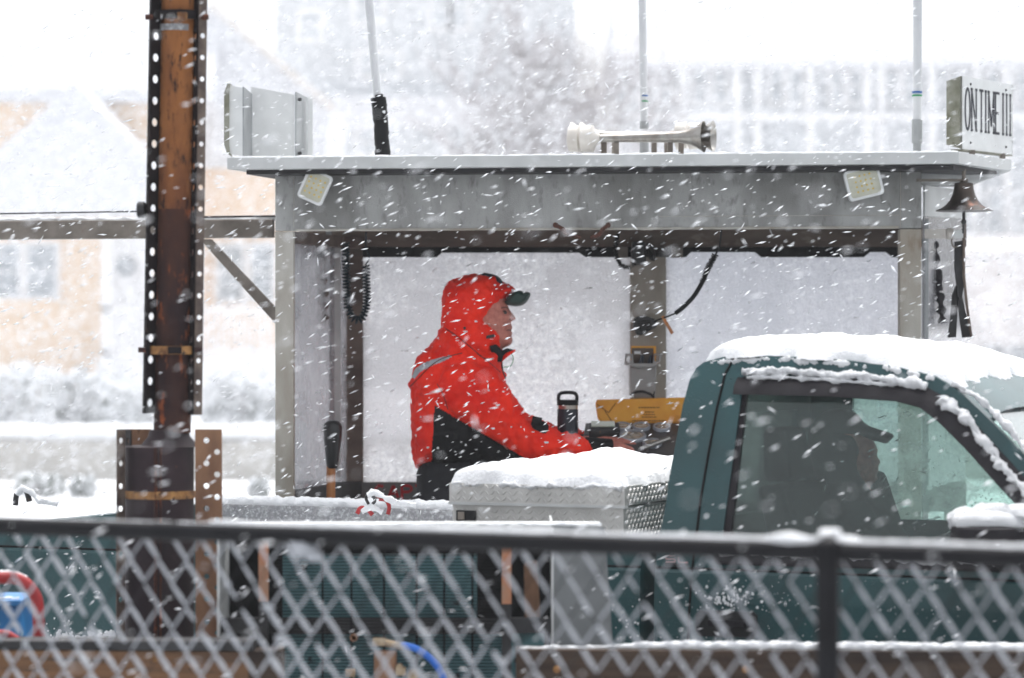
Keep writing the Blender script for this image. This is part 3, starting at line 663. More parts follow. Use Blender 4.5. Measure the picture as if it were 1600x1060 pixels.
# ---------------------------------------------------------------- air horns
def twin_horn(flip, D, xL, xR, label, yc=215):
    t = thing('air_horn', P((xL + xR) / 2, 244, D), label, 'horn', 'air horns on the booth roof')
    k = D / F
    for j in range(2):
        off = -20 * j; Dj = D + .09 * j
        x0, x1 = (xL + off, xR + 17 * j) if not flip else (xR + off, xL - 16 * j)
        d = 1 if x1 > x0 else -1; L_ = abs(x1 - x0) * k
        base = P(x0, yc, Dj)
        m = MB(); pr = [(0, 5.5 * k), (L_ * .62, 8 * k), (L_ * .78, 9 * k), (L_ * .87, 12 * k), (L_ * .94, 17 * k), (L_, 24 * k), (L_ + .003, 24.5 * k), (L_, 23 * k), (L_ * .93, 15 * k), (L_ * .86, 9 * k)]
        m.lathe(base, (d, -.28 * d, 0), pr, 30); m.build('trumpet', m_chrome, t, True, angle=60)
        m = MB(); m.lathe(base + Vector((-d * 24 * k, .28 * 24 * k, 0)), (d, -.28 * d, 0), [(0, 15 * k), (.004, 20 * k), (16 * k, 21 * k), (18 * k, 21.5 * k), (19 * k, 19 * k), (22 * k, 12 * k), (30 * k, 7 * k)], 30)
        m.build('diaphragm_housing', m_hornwhite, t, True)
        q = P(x0 + d * 30, 244, Dj); m = MB(); m.box(q.x - 4 * k, q.x + 4 * k, Dj - .02, Dj + .02, q.z - .005, P(0, yc + 4, Dj).z); m.build('mounting_foot', m_galv, t); m = MB(); q = P(x1 - d * 55, 244, Dj); m.box(q.x - 4 * k, q.x + 4 * k, Dj - .02, Dj + .02, q.z - .005, P(0, yc + 6, Dj).z)
        m.build('mounting_foot', m_galv, t)
    return t
twin_horn(False, 12.25, 933, 1102, 'front pair of chrome air horns with bells pointing right', 217)
twin_horn(True, 12.62, 905, 1072, 'rear pair of chrome air horns with bells pointing left', 212)

# ---------------------------------------------------------------- flood lights
def flood(cx, cy, ang, label, hw=24.5, hh=25):
    D = 12.08; k = D / F; t = thing('flood_light', P(cx, cy, D), label, 'light', 'flood lights on the booth header')
    ca, sa = math.cos(R(ang)), math.sin(R(ang))
    def q(u, v, y=0): return P(cx, cy, D) + Vector(((u * ca - v * sa) * k, y, (u * sa + v * ca) * k))
    def rr_(hw, hh, r, y):
        o = []
        for (sx, sy, a0) in ((1, 1, 0), (-1, 1, 90), (-1, -1, 180), (1, -1, 270)):
            for i in range(6):
                an = R(a0 + 18 * i); o.append(q(sx * (hw - r) + r * math.cos(an), sy * (hh - r) + r * math.sin(an), y))
        return o
    m = MB(); m.prism(rr_(hw, hh, 6, 0), (0, .035, 0), [list(rr_(hw - 4, hh - 4, 4, 0))]); m.build('housing', m_white, t, bevel=.0015)
    m = MB(); m.prism(rr_(hw - 4, hh - 4, 4, .008), (0, .02, 0)); m.build('lens', m_ledglass, t)
    m = MB()
    for i in range(4):
        for j in range(4):
            c = q(-12 + 8 * i, 12 - 8 * j, .006); m.lathe(c, (0, 1, 0), [(0, 1.6 * k), (.003, 1.6 * k)], 8)
    m.build('led_chips', m_led, t)
    m = MB(); m.obox(q(0, 0, .075), (1, 0, 0), (0, 1, 0), (0, 0, 1), .02, .045, .02); m.build('bracket', m_darkmetal, t)
flood(492, 292, -24, 'square white flood light tilted clockwise on the left of the booth header', 21, 25)
flood(1350, 286, 14, 'square white flood light tilted anticlockwise on the right of the booth header', 28, 24)

# brown pull handles under the header
for i, (x0, x1, lab) in enumerate(((868, 905, 'rusty pull handle sloping down to the right below the booth header'), (950, 925, 'rusty pull handle sloping down to the left below the booth header'))):
    m = MB(); m.tube(spline([P(x0, 352, 12.15), P((x0 * .7 + x1 * .3), 358, 12.1), P((x0 + x1) / 2, 366, 12.1), P(x1, 371, 12.16)], 5), .009, 8); m.ball(P(x0, 352, 12.15), .012, 10, 8)
    tag(m.build('pull_handle', M('brown_rust_%d' % i, (98, 58, 44), (62, 40, 34), sc=30, rough=.8), None, True), lab, 'handle', 'pull handles below the header')

# ---------------------------------------------------------------- bell
k = 12.2 / F
t = thing('ship_bell', P(1506, 330, 12.2), 'dark bronze ship bell hanging under the right end of the booth roof', 'bell')
pr = [(0, 46), (1.5, 43), (5, 34.5), (10, 27.5), (17, 22), (25, 18), (33, 15.8), (39, 15), (43, 15), (44, 12), (45, 6)]
m = MB(); c0 = P(1506, 330, 12.2); m.lathe(c0, (0, 0, 1), [(a_ * k, b_ * k) for a_, b_ in pr], 36); m.build('bell_body', m_bell, t, True, angle=50)
m = MB(); m.lathe(P(1506, 287, 12.2), (0, 0, 1), [(0, 5 * k), (4 * k, 7 * k), (8 * k, 3 * k), (22 * k, 3 * k)], 12); m.box(P(1432, 0, 12.2).x, P(1512, 0, 12.2).x, 12.19, 12.21, P(0, 284, 12.2).z, P(0, 280, 12.2).z); m.build('hanger', m_galv, t)
m = MB(); m.tube([P(1506, 345, 12.2), P(1506, 325, 12.2)], 2.6 * k, 8); m.ball(P(1506, 347, 12.2), 4.5 * k, 8, 6); m.tube([P(1506, 350, 12.2), P(1505, 365, 12.2)], 1.8 * k, 6); m.build('clapper', m_blackgloss, t, True)
# gear hanging on the right side: lamp bracket, straps and tools
t = thing('hanging_gear', P(1490, 530, 12.4), 'dark straps and cords hanging from a white clamp below the bell', 'gear')
m = MB(); fr(rc(1442, 358, 1478, 373), 12.28, .03, m); m.lathe(P(1478, 365.5, 12.3), (1, 0, 0), [(0, .02), (.01, .026), (.03, .022), (.05, .01), (.06, .014)], 14); m.build('clamp_arm', m_hornwhite, t)
m = MB(); fr(rc(1490, 360, 1505, 372), 12.27, .05, m); m.build('clamp_block', m_white, t)
m = MB(); m.tube([P(1506, 360, 12.29), P(1506, 430, 12.29), P(1511, 480, 12.29), P(1518, 528, 12.29)], .006, 6); m.build('rope', m_brownbeam, t)
m = MB(); fr([(1492, 378), (1505, 376), (1507, 440), (1503, 468), (1497, 462), (1492, 420)], 12.31, .02, m)
fr([(1494, 446), (1503, 462), (1512, 500), (1518, 527), (1504, 528), (1500, 500)], 12.33, .02, m)
fr([(1488, 462), (1493, 448), (1497, 470), (1494, 527), (1481, 528), (1485, 500)], 12.35, .015, m); m.build('strap', m_darkmetal, t)
m = MB(); m.tube(spline([P(1492, 368, 12.3), P(1487, 376, 12.3), P(1490, 386, 12.3), P(1497, 385, 12.3)], 5), .0035, 6); m.build('ring', m_galv, t)
t = thing('coiled_strap', P(1465, 500, 12.55), 'dark wrinkled strap seen through the clear panel below the bell', 'strap')
m = MB(); pth = resample(spline([P(1456, 378, 12.5), P(1460, 400, 12.5), P(1461, 420, 12.5), P(1468, 440, 12.5), P(1463, 455, 12.5), P(1469, 470, 12.5), P(1473, 505, 12.5)], 6), .006)
m.tube(pth, [.021 + .007 * math.sin(i * .9) - .006 * i / len(pth) for i in range(len(pth))], 8, flat=.4, jit=.3); m.build('strap', m_trim, t, True)
t = thing('rolled_tarp', P(490, 520, 12.75), 'dark furled cord and cloth behind the clear left side panel', 'tarp')
m = MB(); pth = resample(spline([P(470, 378, 12.75), P(480, 420, 12.75), P(487, 460, 12.75), P(495, 505, 12.75)], 6), .006); m.tube(pth, [.014 + .004 * math.sin(i * 1.1) for i in range(len(pth))], 8, jit=.3)
pth = resample(spline([P(500, 380, 12.78), P(497, 420, 12.78), P(502, 460, 12.78), P(500, 508, 12.78)], 6), .006); m.tube(pth, [.026 + .009 * math.sin(i * .8) for i in range(len(pth))], 8, jit=.3); m.build('cloth', m_brownbeam, t, True)

# ---------------------------------------------------------------- coil cords, radios
def coil(path, rad, pitch, wire, seg=6, mb=None):
    path = resample(spline(path, 10), .002); L_ = 0; out = []; last = None
    for i, p in enumerate(path):
        if last is not None: L_ += (p - last).length
        last = p
        tdir = (path[min(i + 1, len(path) - 1)] - path[max(i - 1, 0)]).normalized(); u = tdir.cross(Vector((0, 1, 0))).normalized(); w = Vector((0, 1, 0)) - tdir * tdir.y; w.normalize()
        an = 2 * math.pi * L_ / pitch; out.append(p + u * rad * math.cos(an) + w * rad * math.sin(an))
    (mb or MB()).tube(out, wire, seg); return mb
m_cord = M('dark_teal_cord', (20, 40, 50), (14, 28, 36), sc=20, rough=.4, spec=.18)
m = MB(); coil([P(540, 380, 12.7), P(541, 410, 12.7), P(542, 450, 12.7), P(545, 485, 12.7), P(556, 500, 12.7), P(568, 494, 12.7), P(573, 470, 12.7), P(572, 440, 12.7), P(571, 415, 12.7)], .016, .0145, .0042, mb=m)
m.tube(spline([P(571, 415, 12.7), P(577, 402, 12.7), P(572, 388, 12.7), P(572, 364, 12.6)], 6), .004, 6)
tag(m.build('spiral_cable', m_cord, None, True), 'long dark teal coiled cord looping down beside the left inner post', 'cord')
m = MB(); coil([P(1118, 398, 12.6), P(1106, 420, 12.6), P(1098, 440, 12.6)], .013, .009, .0035, mb=m)
m.tube(spline([P(1127, 360, 12.5), P(1124, 385, 12.6), P(1118, 398, 12.6)], 5), .004, 6)
m.tube(spline([P(1098, 440, 12.6), P(1085, 462, 12.6), P(1068, 480, 12.6), P(1055, 490, 12.6)], 5), [.010] * 16, 8); m.tube(spline([P(1055, 490, 12.6), P(1040, 496, 12.6), P(1022, 502, 12.62)], 4), .004, 6)
tag(m.build('curly_cable', m_black, None, True), 'black curled cord sweeping from the header down to the microphone', 'cord')
t = thing('microphone', P(1007, 522, 13.0), 'black hand microphone hanging on the middle post', 'microphone')
m = MB(); sh = spline([P(990, 500, 13), P(1003, 494, 13), P(1022, 498, 13), P(1027, 508, 13), (P(1018, 516, 13)), P(1002, 524, 13), P(993, 520, 13)], 4, True); m.prism(sh, (0, .05, 0)); m.build('body', m_blackgloss, t, bevel=.006)
m = MB(); 
for i in range(5): fr([(996 + i * 1, 502 + i * 3.6), (1016 + i * .5, 500 + i * 3.4), (1016 + i * .5, 501.3 + i * 3.4), (996 + i, 503.3 + i * 3.6)], 12.992, .006, m)
m.build('grille', m_void, t)
m = MB(); fr([(1033, 495), (1037, 493), (1053, 520), (1049, 523)], 12.6, .02, m); tag(m.build('wooden_clip', m_wood, None, bevel=.002), 'thin wooden stick tied to the microphone cord', 'stick')
t = thing('radio_speaker', P(1000, 415, 13), 'black box speaker high on the middle post', 'speaker')
m = MB(); fr([(988, 378), (1008, 378), (1010, 414), (987, 414)], 12.98, .09, m); m.build('case', m_blackgloss, t, bevel=.005)
m = MB(); m.tube(spline([P(1010, 382, 12.97), P(1022, 392, 12.97), P(1020, 408, 12.97)], 5), .008, 8); m.ball(P(1018, 403, 12.96), .012, 8, 8); m.build('swivel', m_darkmetal, t, True)
m = MB(); coil([P(965, 366, 12.9), P(962, 392, 12.9), P(968, 412, 12.9), P(982, 418, 12.9), P(992, 412, 12.9)], .010, .008, .003, mb=m); tag(m.build('spiral_cable', m_black, None, True), 'short black coiled loop beside the box speaker', 'cord')

# caddy
t = thing('wall_caddy', P(1003, 620, 12.95), 'grey plastic caddy with ear holes hung on the middle post', 'caddy')
m = MB(); fr([(984, 570), (1026, 570), (1024, 622), (985, 622)], 12.93, .12, m); m.build('bin', m_caddy, t, bevel=.006)
m = MB(); hl = [P(983 + 4 * math.cos(a_), 562 + 6 * math.sin(a_), 12.90) for a_ in np.linspace(0, 6.28, 9)[:-1]]; hr = [P(1026 + 4 * math.cos(a_), 560 + 6 * math.sin(a_), 12.90) for a_ in np.linspace(0, 6.28, 9)[:-1]]
m.prism([P(x_, y_, 12.90) for x_, y_ in ((977, 553), (989, 553), (990, 568), (1020, 568), (1022, 553), (1036, 552), (1031, 566), (1020, 574), (992, 574), (976, 570))], (0, .03, 0), [hl, hr]); m.build('rim', m_caddy, t, bevel=.003)
t2 = thing('clipboard_notes', P(1005, 570, 13.0), 'small brown note board with orange edge sticking out of the caddy', 'note board')
m = MB(); fr(rc(986, 541, 1025, 572), 12.965, .006, m); m.build('orange_backing', m_envelope, t2)
m = MB(); fr(rc(987, 544, 1021, 572), 12.955, .006, m); m.build('card', m_brownbeam, t2)
m = MB(); fr(rc(991, 549, 1001, 553.5), 12.952, .003, m); m.build('paper_tag', m_white, t2)
for i, x_ in enumerate((1003, 1017)):
    m = MB(); m.tube([P(x_ - 2, 570, 12.925), P(x_ + 1, 555, 12.925)], [.012, .008], 8)
    tag(m.build('pen_cap', m_bottle, None, True), ['dark blue pen top in the caddy, the left of the two', 'dark blue pen top in the caddy, the right of the two'][i], 'pen', 'pens in the caddy')

# ---------------------------------------------------------------- console with gauges, mug, envelope
t = thing('console', Vector((P(985, 0, 12.7).x, 12.7, zf)), 'dark steering console with round gauges in front of the man', 'console')
# sloping top: from (y 712, D 12.35) to (y 660, D 12.95)
cl, cr = 905, 1120
A0, A1 = P(cl, 716, 12.50), P(cr, 716, 12.50)
B0, B1 = P(cl + 10, 661, 12.86), P(cr, 661, 12.86)
B0.z = B1.z
m = MB(); m.hexa([Vector((A0.x, A0.y, zf)), Vector((A1.x, A1.y, zf)), Vector((B1.x, B1.y, zf)), Vector((B0.x, B0.y, zf)), A0, A1, B1, B0]); m.build('cabinet', m_console, t, bevel=.004)
nrm = (B0 - A0).cross(A1 - A0).normalized(); nrm = -nrm if nrm.z < 0 else nrm
def onc(px, py):   # point of the console top under this pixel
    d = P(px, py, 1) - Vector((0, 0, EYE)); o = Vector((0, 0, EYE)); tt = (A0 - o).dot(nrm) / d.dot(nrm); return o + d * tt
for i, (gx, gy, gr) in enumerate(((938, 668, .040), (972, 669, .040), (1002, 669, .040), (1034, 670, .040), (988, 684, .062), (1019, 695, .043))):
    c = onc(gx, gy)
    m = MB(); m.lathe(c - nrm * .005, nrm, [(0, gr * 1.0), (.016, gr), (.020, gr * .95), (.020, gr * .80), (.010, gr * .78)], 28, cap=False)
    gg = m.build('gauge', m_bezel, t, True)
    m = MB(); m.lathe(c + nrm * .001, nrm, [(0, gr * .80), (.009, gr * .80)], 24); m.build('dial', m_dial, gg)
    m = MB(); m.obox(c + nrm * .0115, (1, .6 - .3 * i, 0), (-.3, 1, 0), nrm, gr * .55, .002, .0008); m.build('needle', m_white, gg)
m = MB(); c = onc(944, 680); u_ = Vector((1, 0, 0)); v_ = nrm.cross(u_); m.obox(c + nrm * .02, u_, v_, nrm, .068, .05, .02); dp = m.build('display_case', m_darkmetal, t, bevel=.006)
m = MB(); m.obox(onc(942, 677) + nrm * .044, u_, v_, nrm, .052, .026, .003); m.build('display_screen', m_lcd, dp)
m = MB(); m.tube([onc(1006, 706) + nrm * .02, onc(1046, 698) + nrm * .04], .010, 10); m.tube([onc(1000, 707) + nrm * .02, onc(1010, 705) + nrm * .02], .006, 8); m.tube([onc(1010, 705), onc(1010, 705) + nrm * .03], .01, 8); m.build('throttle_lever', m_chrome, t, True)
t = thing('travel_mug', P(887, 700, 12.75), 'dark blue insulated bottle with a black loop handle beside the envelope', 'bottle'); k = 12.75 / F
m = MB(); b0 = P(887, 706, 12.75); m.lathe(b0, (0, 0, 1), [(0, 15 * k), (2 * k, 16.5 * k), (66 * k, 16.5 * k), (67 * k, 15.8 * k)], 28); m.build('bottle_body', m_bottle, t, True)
m = MB(); m.lathe(P(887, 640, 12.75), (0, 0, 1), [(0, 16 * k), (6.5 * k, 16 * k)], 28); m.build('steel_neck', m_steel, t, True)
m = MB(); m.lathe(P(887, 633.5, 12.75), (0, 0, 1), [(0, 16.8 * k), (7 * k, 16.8 * k), (8.5 * k, 15.5 * k)], 28)
m.tube(spline([P(873, 628, 12.75), P(873, 619, 12.75), P(877, 614.5, 12.75), P(887, 613.5, 12.75), P(897, 614.5, 12.75), P(901, 619, 12.75), P(901, 628, 12.75)], 5), 2.8 * k, 10); m.build('lid', m_black, t, True)
mg = MB(); mg.box(P(850, 0, 12.75).x, P(915, 0, 12.75).x, 12.66, 12.85, P(0, 712, 12.75).z, P(0, 706, 12.75).z); mg.box(P(870, 0, 12.75).x, P(885, 0, 12.75).x, 12.7, 12.8, zf, P(0, 712, 12.75).z)
tag(mg.build('mug_shelf', m_darkmetal, None), 'small dark shelf under the insulated bottle', 'shelf')
t = thing('manila_envelope', P(998, 662, 12.9), 'bulging orange manila envelope lying behind the gauges', 'envelope')
m = MB(); fr([(930, 628), (934, 625), (1080, 621), (1082, 662), (940, 662), (934, 655)], 12.88, .035, m); m.build('packet', m_envelope, t, bevel=.012)
m = MB()
for (xa, ya, xb, yb) in ((933, 632, 951, 645), (951, 645, 962, 630), (945, 642, 957, 660)): m.tube([P(xa, ya, 12.878), P(xb, yb, 12.878)], .002, 5)
m.build('fold_crease', M('envelope_crease', (150, 96, 34), rough=.8), t)
m = MB(); random.seed(5)
for (y_, xa, xb) in ((637, 998, 1031), (644, 1008, 1022), (648, 1006, 1024), (652, 1003, 1026), (657.5, 988, 1040)):
    x_ = xa
    while x_ < xb:
        w_ = random.uniform(1.2, 4); m.box(P(x_, 0, 12.876).x, P(min(x_ + w_, xb), 0, 12.876).x, 12.876, 12.879, P(0, y_ + .7, 12.876).z, P(0, y_ - .7, 12.876).z); x_ += w_ + 1
m.build('faint_print', M('faded_print', (128, 84, 34), rough=.8), t)
m = MB(); pr_ = spline([P(985, 619, 12.9), P(990, 614, 12.9), P(1003, 612, 12.9), (P(1016, 616, 12.9)), P(1022, 622, 12.9)], 5); m.tube(pr_, .006, 8); m.tube([P(1020, 622, 12.9), P(1023, 612, 12.9)], .003, 6)
tag(m.build('cable_loop', m_trim, None, True), 'small dark cable loop between the caddy and the envelope', 'cable')
# shovel handle inside the booth
t = thing('shovel_handle', Vector((P(518, 0, 12.45).x, 12.45, zf)), 'wooden shaft with black rubber grip standing behind the left post', 'tool')
m = MB(); a = P(517, 728, 12.45); m.tube([Vector((a.x, a.y, zf)), a], 7 * 12.45 / F, 12); m.build('shaft', m_wood, t, True)
m = MB(); kk = 12.45 / F; prof = [(0, 8), (6, 9.5), (20, 11), (36, 13), (52, 15), (64, 15.5), (70, 13.5), (74, 9), (75, 3)]
m.lathe(P(519, 732, 12.45), (.02, 0, 1), [(q_[0] * kk, q_[1] * kk) for q_ in prof], 20); m.build('grip', m_blackgloss, t, True)

# ---------------------------------------------------------------- left gantry beam
t = thing('steel_gantry', Vector((P(-60, 0, 12.6).x, 12.6, 0)), 'horizontal galvanised beam with diagonal brace running left from the booth', 'beam')
m = MB(); fr([(-420, 348), (427, 343), (427, 371), (-420, 377)], 12.6, .08, m); m.build('beam', m_galv, t, bevel=.004)
m = MB(); fr([(312, 374), (330, 374), (432, 482), (432, 508)], 12.62, .05, m); m.build('diagonal_brace', m_galv, t, bevel=.003)
m = MB(); m.box(P(-420, 0, 12.6).x, P(-390, 0, 12.6).x, 12.6, 12.68, 0, P(0, 377, 12.6).z); m.build('post', m_galv, t)
m = MB(); m.tube(resample([P(-400, 346, 12.64), P(430, 342, 12.64)], .015), .010, 8, jit=.9); m.build('snow_line', m_snow, t, True)
m = MB(); m.tube([P(-400, 341, 12.55), P(220, 330.5, 12.55)], .0035, 6); m.tube([P(225, 331, 12.55), P(320, 339.5, 12.55), P(430, 338, 12.55)], .005, 6); tag(m.build('cable', m_black, None), 'thin taut dark cable just above the galvanised beam', 'cable')

# ---------------------------------------------------------------- inflated shapes, remeshed figures
def inflate(mb, outline, D, Rr, T, yoff=0, step=.012, Tb=None, mi=0, smooth=5):
    pts = [P(x, y, D) for x, y in outline]
    if smooth: pts = spline(pts, smooth, True)
    loop = []
    for a, b in zip(pts, pts[1:] + pts[:1]):
        n = max(1, round((b - a).length / step)); loop += [a.lerp(b, i / n) for i in range(n)]
    xs = np.array([(p.x, p.z) for p in loop]); e = np.roll(xs, -1, 0)
    def dist(q):
        d = e - xs; l2 = (d ** 2).sum(1) + 1e-12; tt = np.clip(((q - xs) * d).sum(1) / l2, 0, 1)
        return np.sqrt((((xs + d * tt[:, None]) - q) ** 2).sum(1)).min()
    def inside(q):
        c = (xs[:, 1] > q[1]) != (e[:, 1] > q[1])
        xx = (e[:, 0] - xs[:, 0]) * (q[1] - xs[:, 1]) / (e[:, 1] - xs[:, 1] + 1e-12) + xs[:, 0]
        return (c & (q[0] < xx)).sum() % 2 == 1
    ins = []
    for i, gx in enumerate(np.arange(xs[:, 0].min(), xs[:, 0].max(), step)):
        for gz in np.arange(xs[:, 1].min() + (i % 2) * step / 2, xs[:, 1].max(), step):
            q = np.array((gx, gz))
            if inside(q) and dist(q) > step * .5: ins.append((gx, gz))
    allv = [Vector(p) for p in xs] + [Vector(p) for p in ins]; n = len(xs)
    res = delaunay_2d_cdt(allv, [(i, (i + 1) % n) for i in range(n)], [], 1, 1e-7)
    vs, tris = res[0], res[2]
    hh = []
    for v in vs:
        d = dist(np.array((v.x, v.y))); dn = min(d / Rr, 1); hh.append(math.sqrt(max(0, 1 - (1 - dn) ** 2)))
    N = len(vs); Tb = T if Tb is None else Tb
    fv = [(v.x, D + yoff - h_ * T, v.y) for v, h_ in zip(vs, hh)]; bv = [(v.x, D + yoff + h_ * Tb + 1e-4, v.y) for v, h_ in zip(vs, hh)]
    fs = [tuple(tr) for tr in tris] + [tuple(N + i for i in reversed(tr)) for tr in tris]
    # rim
    cnt = {}
    for tr in tris:
        for a, b in ((tr[0], tr[1]), (tr[1], tr[2]), (tr[2], tr[0])): cnt[(a, b)] = 1
    for (a, b) in cnt:
        if (b, a) not in cnt: fs.append((b, a, a + N, b + N))
    mb.add(fv + bv, fs, mi)
def capsule(mb, a, b, r0, r1, seg=14):
    a = Vector(a); b = Vector(b); d = (b - a); L_ = d.length; d.normalize(); pr = []
    for i in range(7): an = R(-90 + 90 * i / 6); pr.append((r0 * math.sin(an), max(r0 * math.cos(an), .0005)))
    for i in range(7): an = R(90 * i / 6); pr.append((L_ + r1 * math.sin(an), max(r1 * math.cos(an), .0005)))
    mb.lathe(a, d, pr, seg)
def remesh(o, vox, smooth_it=6, disp=0, dsc=1, sfac=.6, fold=None):
    md = o.modifiers.new('r', 'REMESH'); md.mode = 'VOXEL'; md.voxel_size = vox
    sm = o.modifiers.new('s', 'SMOOTH'); sm.iterations = smooth_it; sm.factor = sfac
    dg = bpy.context.evaluated_depsgraph_get(); me = bpy.data.meshes.new_from_object(o.evaluated_get(dg)); o.modifiers.clear()
    old = o.data; mats = [mm for mm in old.materials]; o.data = me
    me.materials.clear()
    for mm in mats: me.materials.append(mm)
    n = len(me.vertices); co = np.empty(n * 3); me.vertices.foreach_get('co', co); co = co.reshape(-1, 3)
    no = np.empty(n * 3); me.vertices.foreach_get('normal', no); no = no.reshape(-1, 3)
    if disp:
        dv = np.array([fold(Vector(c)) if fold else noise.fractal(Vector(c) * dsc, .9, 2, 4) for c in co]) * disp
        co = co + no * dv[:, None]; me.vertices.foreach_set('co', co.ravel())
    me.polygons.foreach_set('use_smooth', [True] * len(me.polygons)); me.update()
    return o
def bvh_of(o):
    off = wloc(o); me = o.data
    return BVHTree.FromPolygons([v.co + off for v in me.vertices], [tuple(p.vertices) for p in me.polygons])
def hit(bv, px, py, lift=.002):
    o = Vector((0, 0, EYE)); d = (P(px, py, 10) - o).normalized(); loc, nrm, i, dd = bv.ray_cast(o, d)
    return None if loc is None else loc - d * lift
def inpoly(x, y, poly):
    c = False; n = len(poly)
    for i in range(n):
        x1, y1 = poly[i]; x2, y2 = poly[(i + 1) % n]
        if (y1 > y) != (y2 > y) and x < (x2 - x1) * (y - y1) / (y2 - y1 + 1e-12) + x1: c = not c
    return c
def topx(v): return (800 + F * v.x / v.y, 530 - F * (v.z - EYE) / v.y)

# ---------------------------------------------------------------- the man at the helm
MD = 12.6
man = thing('person', Vector((P(690, 0, MD).x, MD, zf)), 'person in a hooded red and black rain jacket and green cap leaning over the console', 'person')
body = MB()
inflate(body, [(745, 432), (775, 435), (786, 450), (792, 470), (795, 481), (800, 489), (806, 497), (804, 500.5), (798.5, 502.5), (799.5, 508), (801, 512.5), (798.5, 516.5), (801, 520), (799.5, 526), (801.5, 532), (798, 539), (790, 543), (781, 550), (772, 570), (735, 570), (722, 520), (715, 480), (725, 445)], MD, .075, .078, step=.01)
nz0 = P(797, 492, MD)
sh = P(712, 590, MD); hip = P(675, 745, MD); 
capsule(body, P(750, 545, MD), P(735, 590, MD), .06, .07); capsule(body, P(728, 610, MD), P(704, 715, MD), .12, .085)
for s_, dy in ((-1, -.19), (1, .19)):
    A = P(725, 600, MD + dy); E = P(800, 700 if s_ > 0 else 690, MD + dy * 1.05); W = P(938, 697, MD + dy * .6)
    if s_ > 0: W = P(945, 690, MD + dy * .5)
    capsule(body, A, E, .05, .042); capsule(body, E, W, .042, .028)
    # hand: palm, four fingers curled over the lever, thumb from the side
    d = Vector((1, .12 * -s_, -.05)).normalized(); pal = W + d * .05
    capsule(body, W, W + d * .085 + Vector((0, -.02, .0)), .024, .02); capsule(body, W, W + d * .085 + Vector((0, .02, 0)), .024, .02); capsule(body, W + d * .02, W + d * .09, .026, .021)
    for j, (dy2, ln) in enumerate(((-.034, .036), (-.012, .042), (.011, .04), (.032, .03))):
        k0 = W + d * .095 + Vector((0, dy2, .006)); k1 = k0 + d * ln + Vector((0, 0, -.012)); k2 = k1 + d * .014 + Vector((0, 0, -.024)); k3 = k2 + Vector((-.008, 0, -.02))
        capsule(body, k0, k1, .0105, .0095); capsule(body, k1, k2, .0095, .009); capsule(body, k2, k3, .009, .008)
    t0 = W + d * .03 + Vector((0, -s_ * -.0 + (.03 if s_ < 0 else -.03), -.008)); t1 = t0 + d * .045 + Vector((0, .018 * (1 if s_ < 0 else -1), -.014)); t2 = t1 + d * .028 + Vector((0, 0, -.012))
    capsule(body, t0, t1, .0125, .0115); capsule(body, t1, t2, .0115, .0095)
for dy in (-.1, .1):
    capsule(body, P(702, 735, MD + dy * .6), Vector((P(692, 0, MD).x, MD + dy, .72)), .06, .055); capsule(body, Vector((P(692, 0, MD).x, MD + dy, .72)), Vector((P(680, 0, MD).x, MD + dy * 1.1, zf + .1)), .055, .042)
    capsule(body, Vector((P(670, 0, MD).x, MD + dy * 1.1, zf + .045)), Vector((P(735, 0, MD).x, MD + dy * 1.3, zf + .035)), .045, .033)
bo = body.build('body', m_skin, man); remesh(bo, .0055, 3, sfac=.5)
bvb = bvh_of(bo)
m = MB()
for (x_, y_) in ((788.5, 489),):
    q = hit(bvb, x_, y_, 0); 
    if q: m.ball(q + Vector((0, .006, 0)), .0105, 12, 10)
m.build('eye', M('dark_eye', (60, 44, 40), rough=.2), man, True)
m = MB()
for pl_, r__ in (([(783, 482), (788, 480.5), (793, 482)], .0028), ([(785, 487), (788.5, 485.5), (792, 488)], .0018), ([(791, 516.5), (795, 515.8), (798, 516.8)], .002), ([(795, 500), (797.5, 498.5), (800, 501)], .0014), ([(787, 504), (790, 509), (791, 514)], .0009)):
    qs = [hit(bvb, x_, y_, .0005) for x_, y_ in pl_]
    if all(qs): m.tube(spline(qs, 4), r__, 6)
m.build('face_lines', M('face_shadow_lines', (104, 66, 60), rough=.7), man, True)

jk = MB()
inflate(jk, [(692, 512), (680, 528), (665, 545), (649, 567), (640, 590), (636, 602), (642, 608), (641, 622), (639, 645), (640, 673), (643, 701), (647, 728), (652, 733), (673, 731), (712, 737), (762, 735), (800, 725), (812, 700), (812, 640), (802, 615), (790, 590), (784, 562), (782, 548), (740, 520)], MD, .17, .215, step=.012)
# hood
inflate(jk, [(690, 516), (686.5, 492), (690, 465), (700, 443), (716, 432), (740, 426), (757, 427), (775, 433), (785, 440), (796, 443), (808, 453), (797, 464), (789, 473), (776, 484), (768, 492), (765.5, 500), (771, 506), (778, 510), (783, 520), (785.5, 531), (783, 544), (782, 556), (760, 566), (720, 560), (700, 540)], MD, .11, .125, step=.01)
